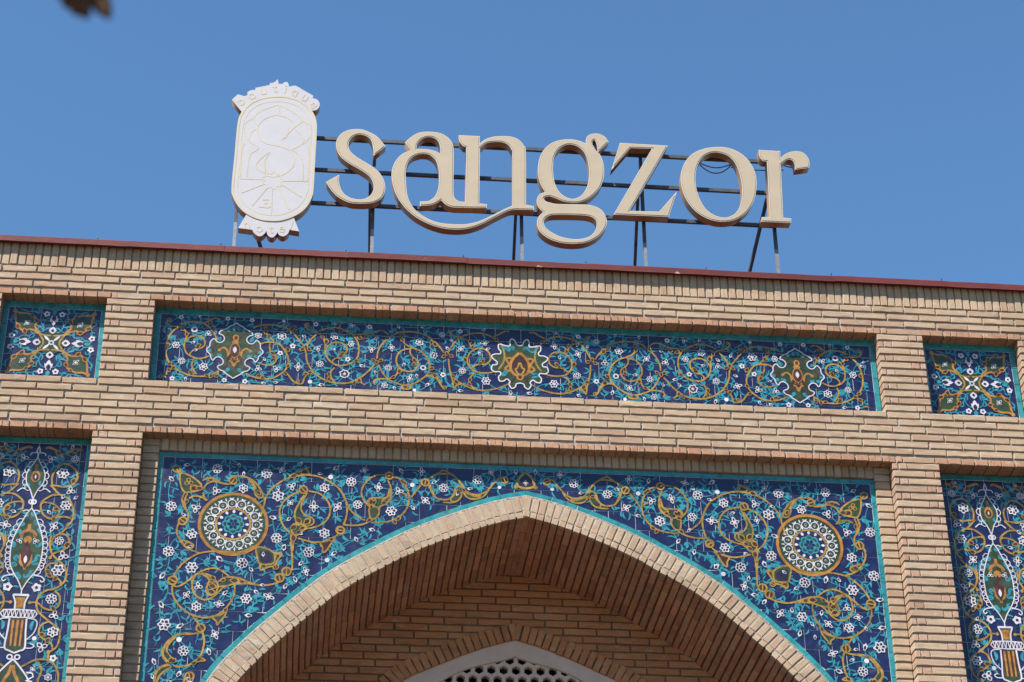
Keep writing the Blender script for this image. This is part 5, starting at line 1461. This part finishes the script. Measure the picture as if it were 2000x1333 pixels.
def word(txt, spots, size, y):
    """small raised letters standing on their boards"""
    for ch, (px, py, rot) in zip(txt, spots):
        fc = bpy.data.curves.new('t', 'FONT'); fc.body = ch; fc.size = size; fc.extrude = .0009; fc.align_x = 'CENTER'; fc.align_y = 'CENTER'; fc.offset = .0
        ob = bpy.data.objects.new('t', fc); COL.objects.link(ob)
        me = bpy.data.meshes.new_from_object(ob.evaluated_get(bpy.context.evaluated_depsgraph_get()))
        bpy.data.objects.remove(ob); bpy.data.curves.remove(fc)
        c, sn = math.cos(math.radians(rot)), math.sin(math.radians(rot)); q = pt(V1, (px, py), YS)
        for vv in me.vertices:
            x, z = vv.co.x*c-vv.co.y*sn, vv.co.x*sn+vv.co.y*c
            vv.co = (q[0]+x, y-vv.co.z, q[1]+z)
        me.materials.clear(); me.materials.append(M['plaque_line']); me.update()
        link(bpy.data.objects.new('raised_letter', me), pq)
word('boutique', [(165,228,42),(238,188,27),(312,158,14),(390,142,4),(458,148,-6),(520,168,-18),(588,200,-30),(645,248,-44)], .128, YS+.0033)
word('hotel', [(205,1030,16),(288,1052,7),(365,1060,0),(436,1054,-6),(497,1036,-12)], .120, YS+.0033)

# steel frame
fr_ = empty('sign_support', (0, .42, 2.42)); tag(fr_, 'dark steel frame of three rails and braced posts behind the rooftop letters', 'sign support')
for z in (3.82, 3.498, 3.165):
    b = MB(); b.bar((-2.25, .405, z), (2.17 if z < 3.8 else 2.14, .405, z+.006), .024, .030); b.build('rail', M['steel'], fr_)
posts = [(457,478,462,405), (726,490,733,310), (1020,507,1018,425), (1262,518,1254,305), (1521,531,1518,447)]
struts = [(508,480), (722,490), (1003,507), (1240,517), (1465,527)]
for (a, b_, c2, d2), st_ in zip(posts, struts):
    x0 = U(a, b_, .42)[0]
    b = MB(); b.bar((x0, .435, 2.41), (x0, .435, 2.95), .027); b.build('post', M['galv'], fr_)
    b = MB(); b.bar((x0, .435, 2.95), (x0, .435, 3.84), .027); b.build('post_top', M['steel'], fr_)
    vx, vz = U(st_[0], st_[1], .88)
    top = Vector((x0-.03, .44, 3.50)); vis = Vector((vx, .88, vz)); d = vis-top
    low = top+d*((2.43-3.50)/d.z)
    b = MB(); b.bar(top, low, .025); b.build('strut', M['steel'], fr_)
cb = MB()
x1, x2 = U(1365, 318, .40)[0], U(1428, 322, .40)[0]; z1 = U(1365, 318, .40)[1]
cb.tube([(x1+(x2-x1)*u, .40, z1-.045*math.sin(math.pi*u)) for u in np.linspace(0, 1, 12)], .005, 5)
cb.tube([(x1+(x2-x1)*u, .41, z1-.095*math.sin(math.pi*u)**.8) for u in np.linspace(0, 1, 14)], .005, 5)
x3, x4 = U(1530, 322, .40)[0], U(1556, 326, .40)[0]
cb.tube([(x2+(x3-x2)*u, .415, z1-.02-.015*math.sin(math.pi*u)) for u in np.linspace(0, 1, 8)], .005, 5)
cb.tube([(x3+(x4-x3)*u, .41, U(1530, 322, .40)[1]-.02*math.sin(math.pi*u*.6)) for u in np.linspace(0, 1, 6)], .005, 5)
tag(cb.build('power_cable', M['cable']), 'thin black cable sagging in loops behind the letter o', 'cable')

# ------------------------------------------------------------------ leafy twig near the camera, out of focus
lm = simple_noise_mat('dry_leaf', (.036, .014, .003), (.075, .030, .006), 40, .7, .3)
tw = empty('leafy_twig', (-1.93, -11.02, -4.39)); tag(tw, 'blurred dark leaf tips hanging in at the top left corner', 'twig')
def ray(px, py, dist):
    d = ((px-PW/2)/FPX)*AX_R-((py-PH/2)/FPX)*AX_U+AX_F
    return Vector(np.array([CX, CY, CZ])+d*dist)
def leaf(base, tip, wd, seed):
    rs = random.Random(seed); base, tip = Vector(base), Vector(tip); d = tip-base; L = d.length; d.normalize()
    sv = d.cross(Vector(AX_F)).normalized(); nv = sv.cross(d)
    v, f = [], []; n = 9
    for i in range(n+1):
        u = i/n; hw = wd*math.sin(math.pi*min(1, u*.94+.03))**.75*(1-.25*u)
        p = base+d*L*u+nv*.010*math.sin(math.pi*u)
        sr = 1+.10*((i % 2)*2-1)
        v += [tuple(p-sv*hw*sr+nv*.006), tuple(p), tuple(p+sv*hw*sr+nv*.005)]
    for i in range(n):
        k = 3*i; f += [(k, k+1, k+4, k+3), (k+1, k+2, k+5, k+4)]
    o = mesh_obj('leaf', v, f, lm, tw, smooth=True)
    sol_ = o.modifiers.new('thick', 'SOLIDIFY'); sol_.thickness = .0006
    return o
bpt = ray(150, -120, 3.0)
leaf(ray(112, -58, 3.0), ray(172, 35, 3.0), .026, 1)
leaf(ray(150, -66, 3.03), ray(214, 36, 3.02), .021, 2)
leaf(ray(120, -110, 2.97), ray(40, -40, 2.95), .02, 3)
leaf(ray(190, -140, 3.02), ray(280, -60, 3.05), .02, 4)
tb = MB(); tb.tube([ray(112, -58, 3.0), ray(140, -100, 3.0), ray(150, -66, 3.03)], .0012, 5)
tb.tube([ray(140, -100, 3.0), ray(150, -160, 3.0), ray(190, -260, 3.02), ray(200, -400, 3.05)], [.0018, .0025, .003, .004], 6)
tb.tube([ray(150, -160, 3.0), ray(120, -110, 2.97)], .0012, 5); tb.tube([ray(165, -200, 3.01), ray(190, -140, 3.02)], .0012, 5)
tb.build('stem', lm, tw)

# ------------------------------------------------------------------ set every thing on its Empty and lift the datum to its height
bpy.context.view_layer.update()
for o in [o for o in SC.objects if o.type == 'EMPTY' and o.parent is None]:
    inv = Matrix.Translation(-o.location)
    for ch in o.children: ch.matrix_parent_inverse = inv
for o in SC.objects:
    if o.parent is None and o.type in ('MESH', 'EMPTY'): o.location.z += ZO
for o in [o for o in SC.objects if o.type == 'EMPTY' and o.parent is None]:
    pass
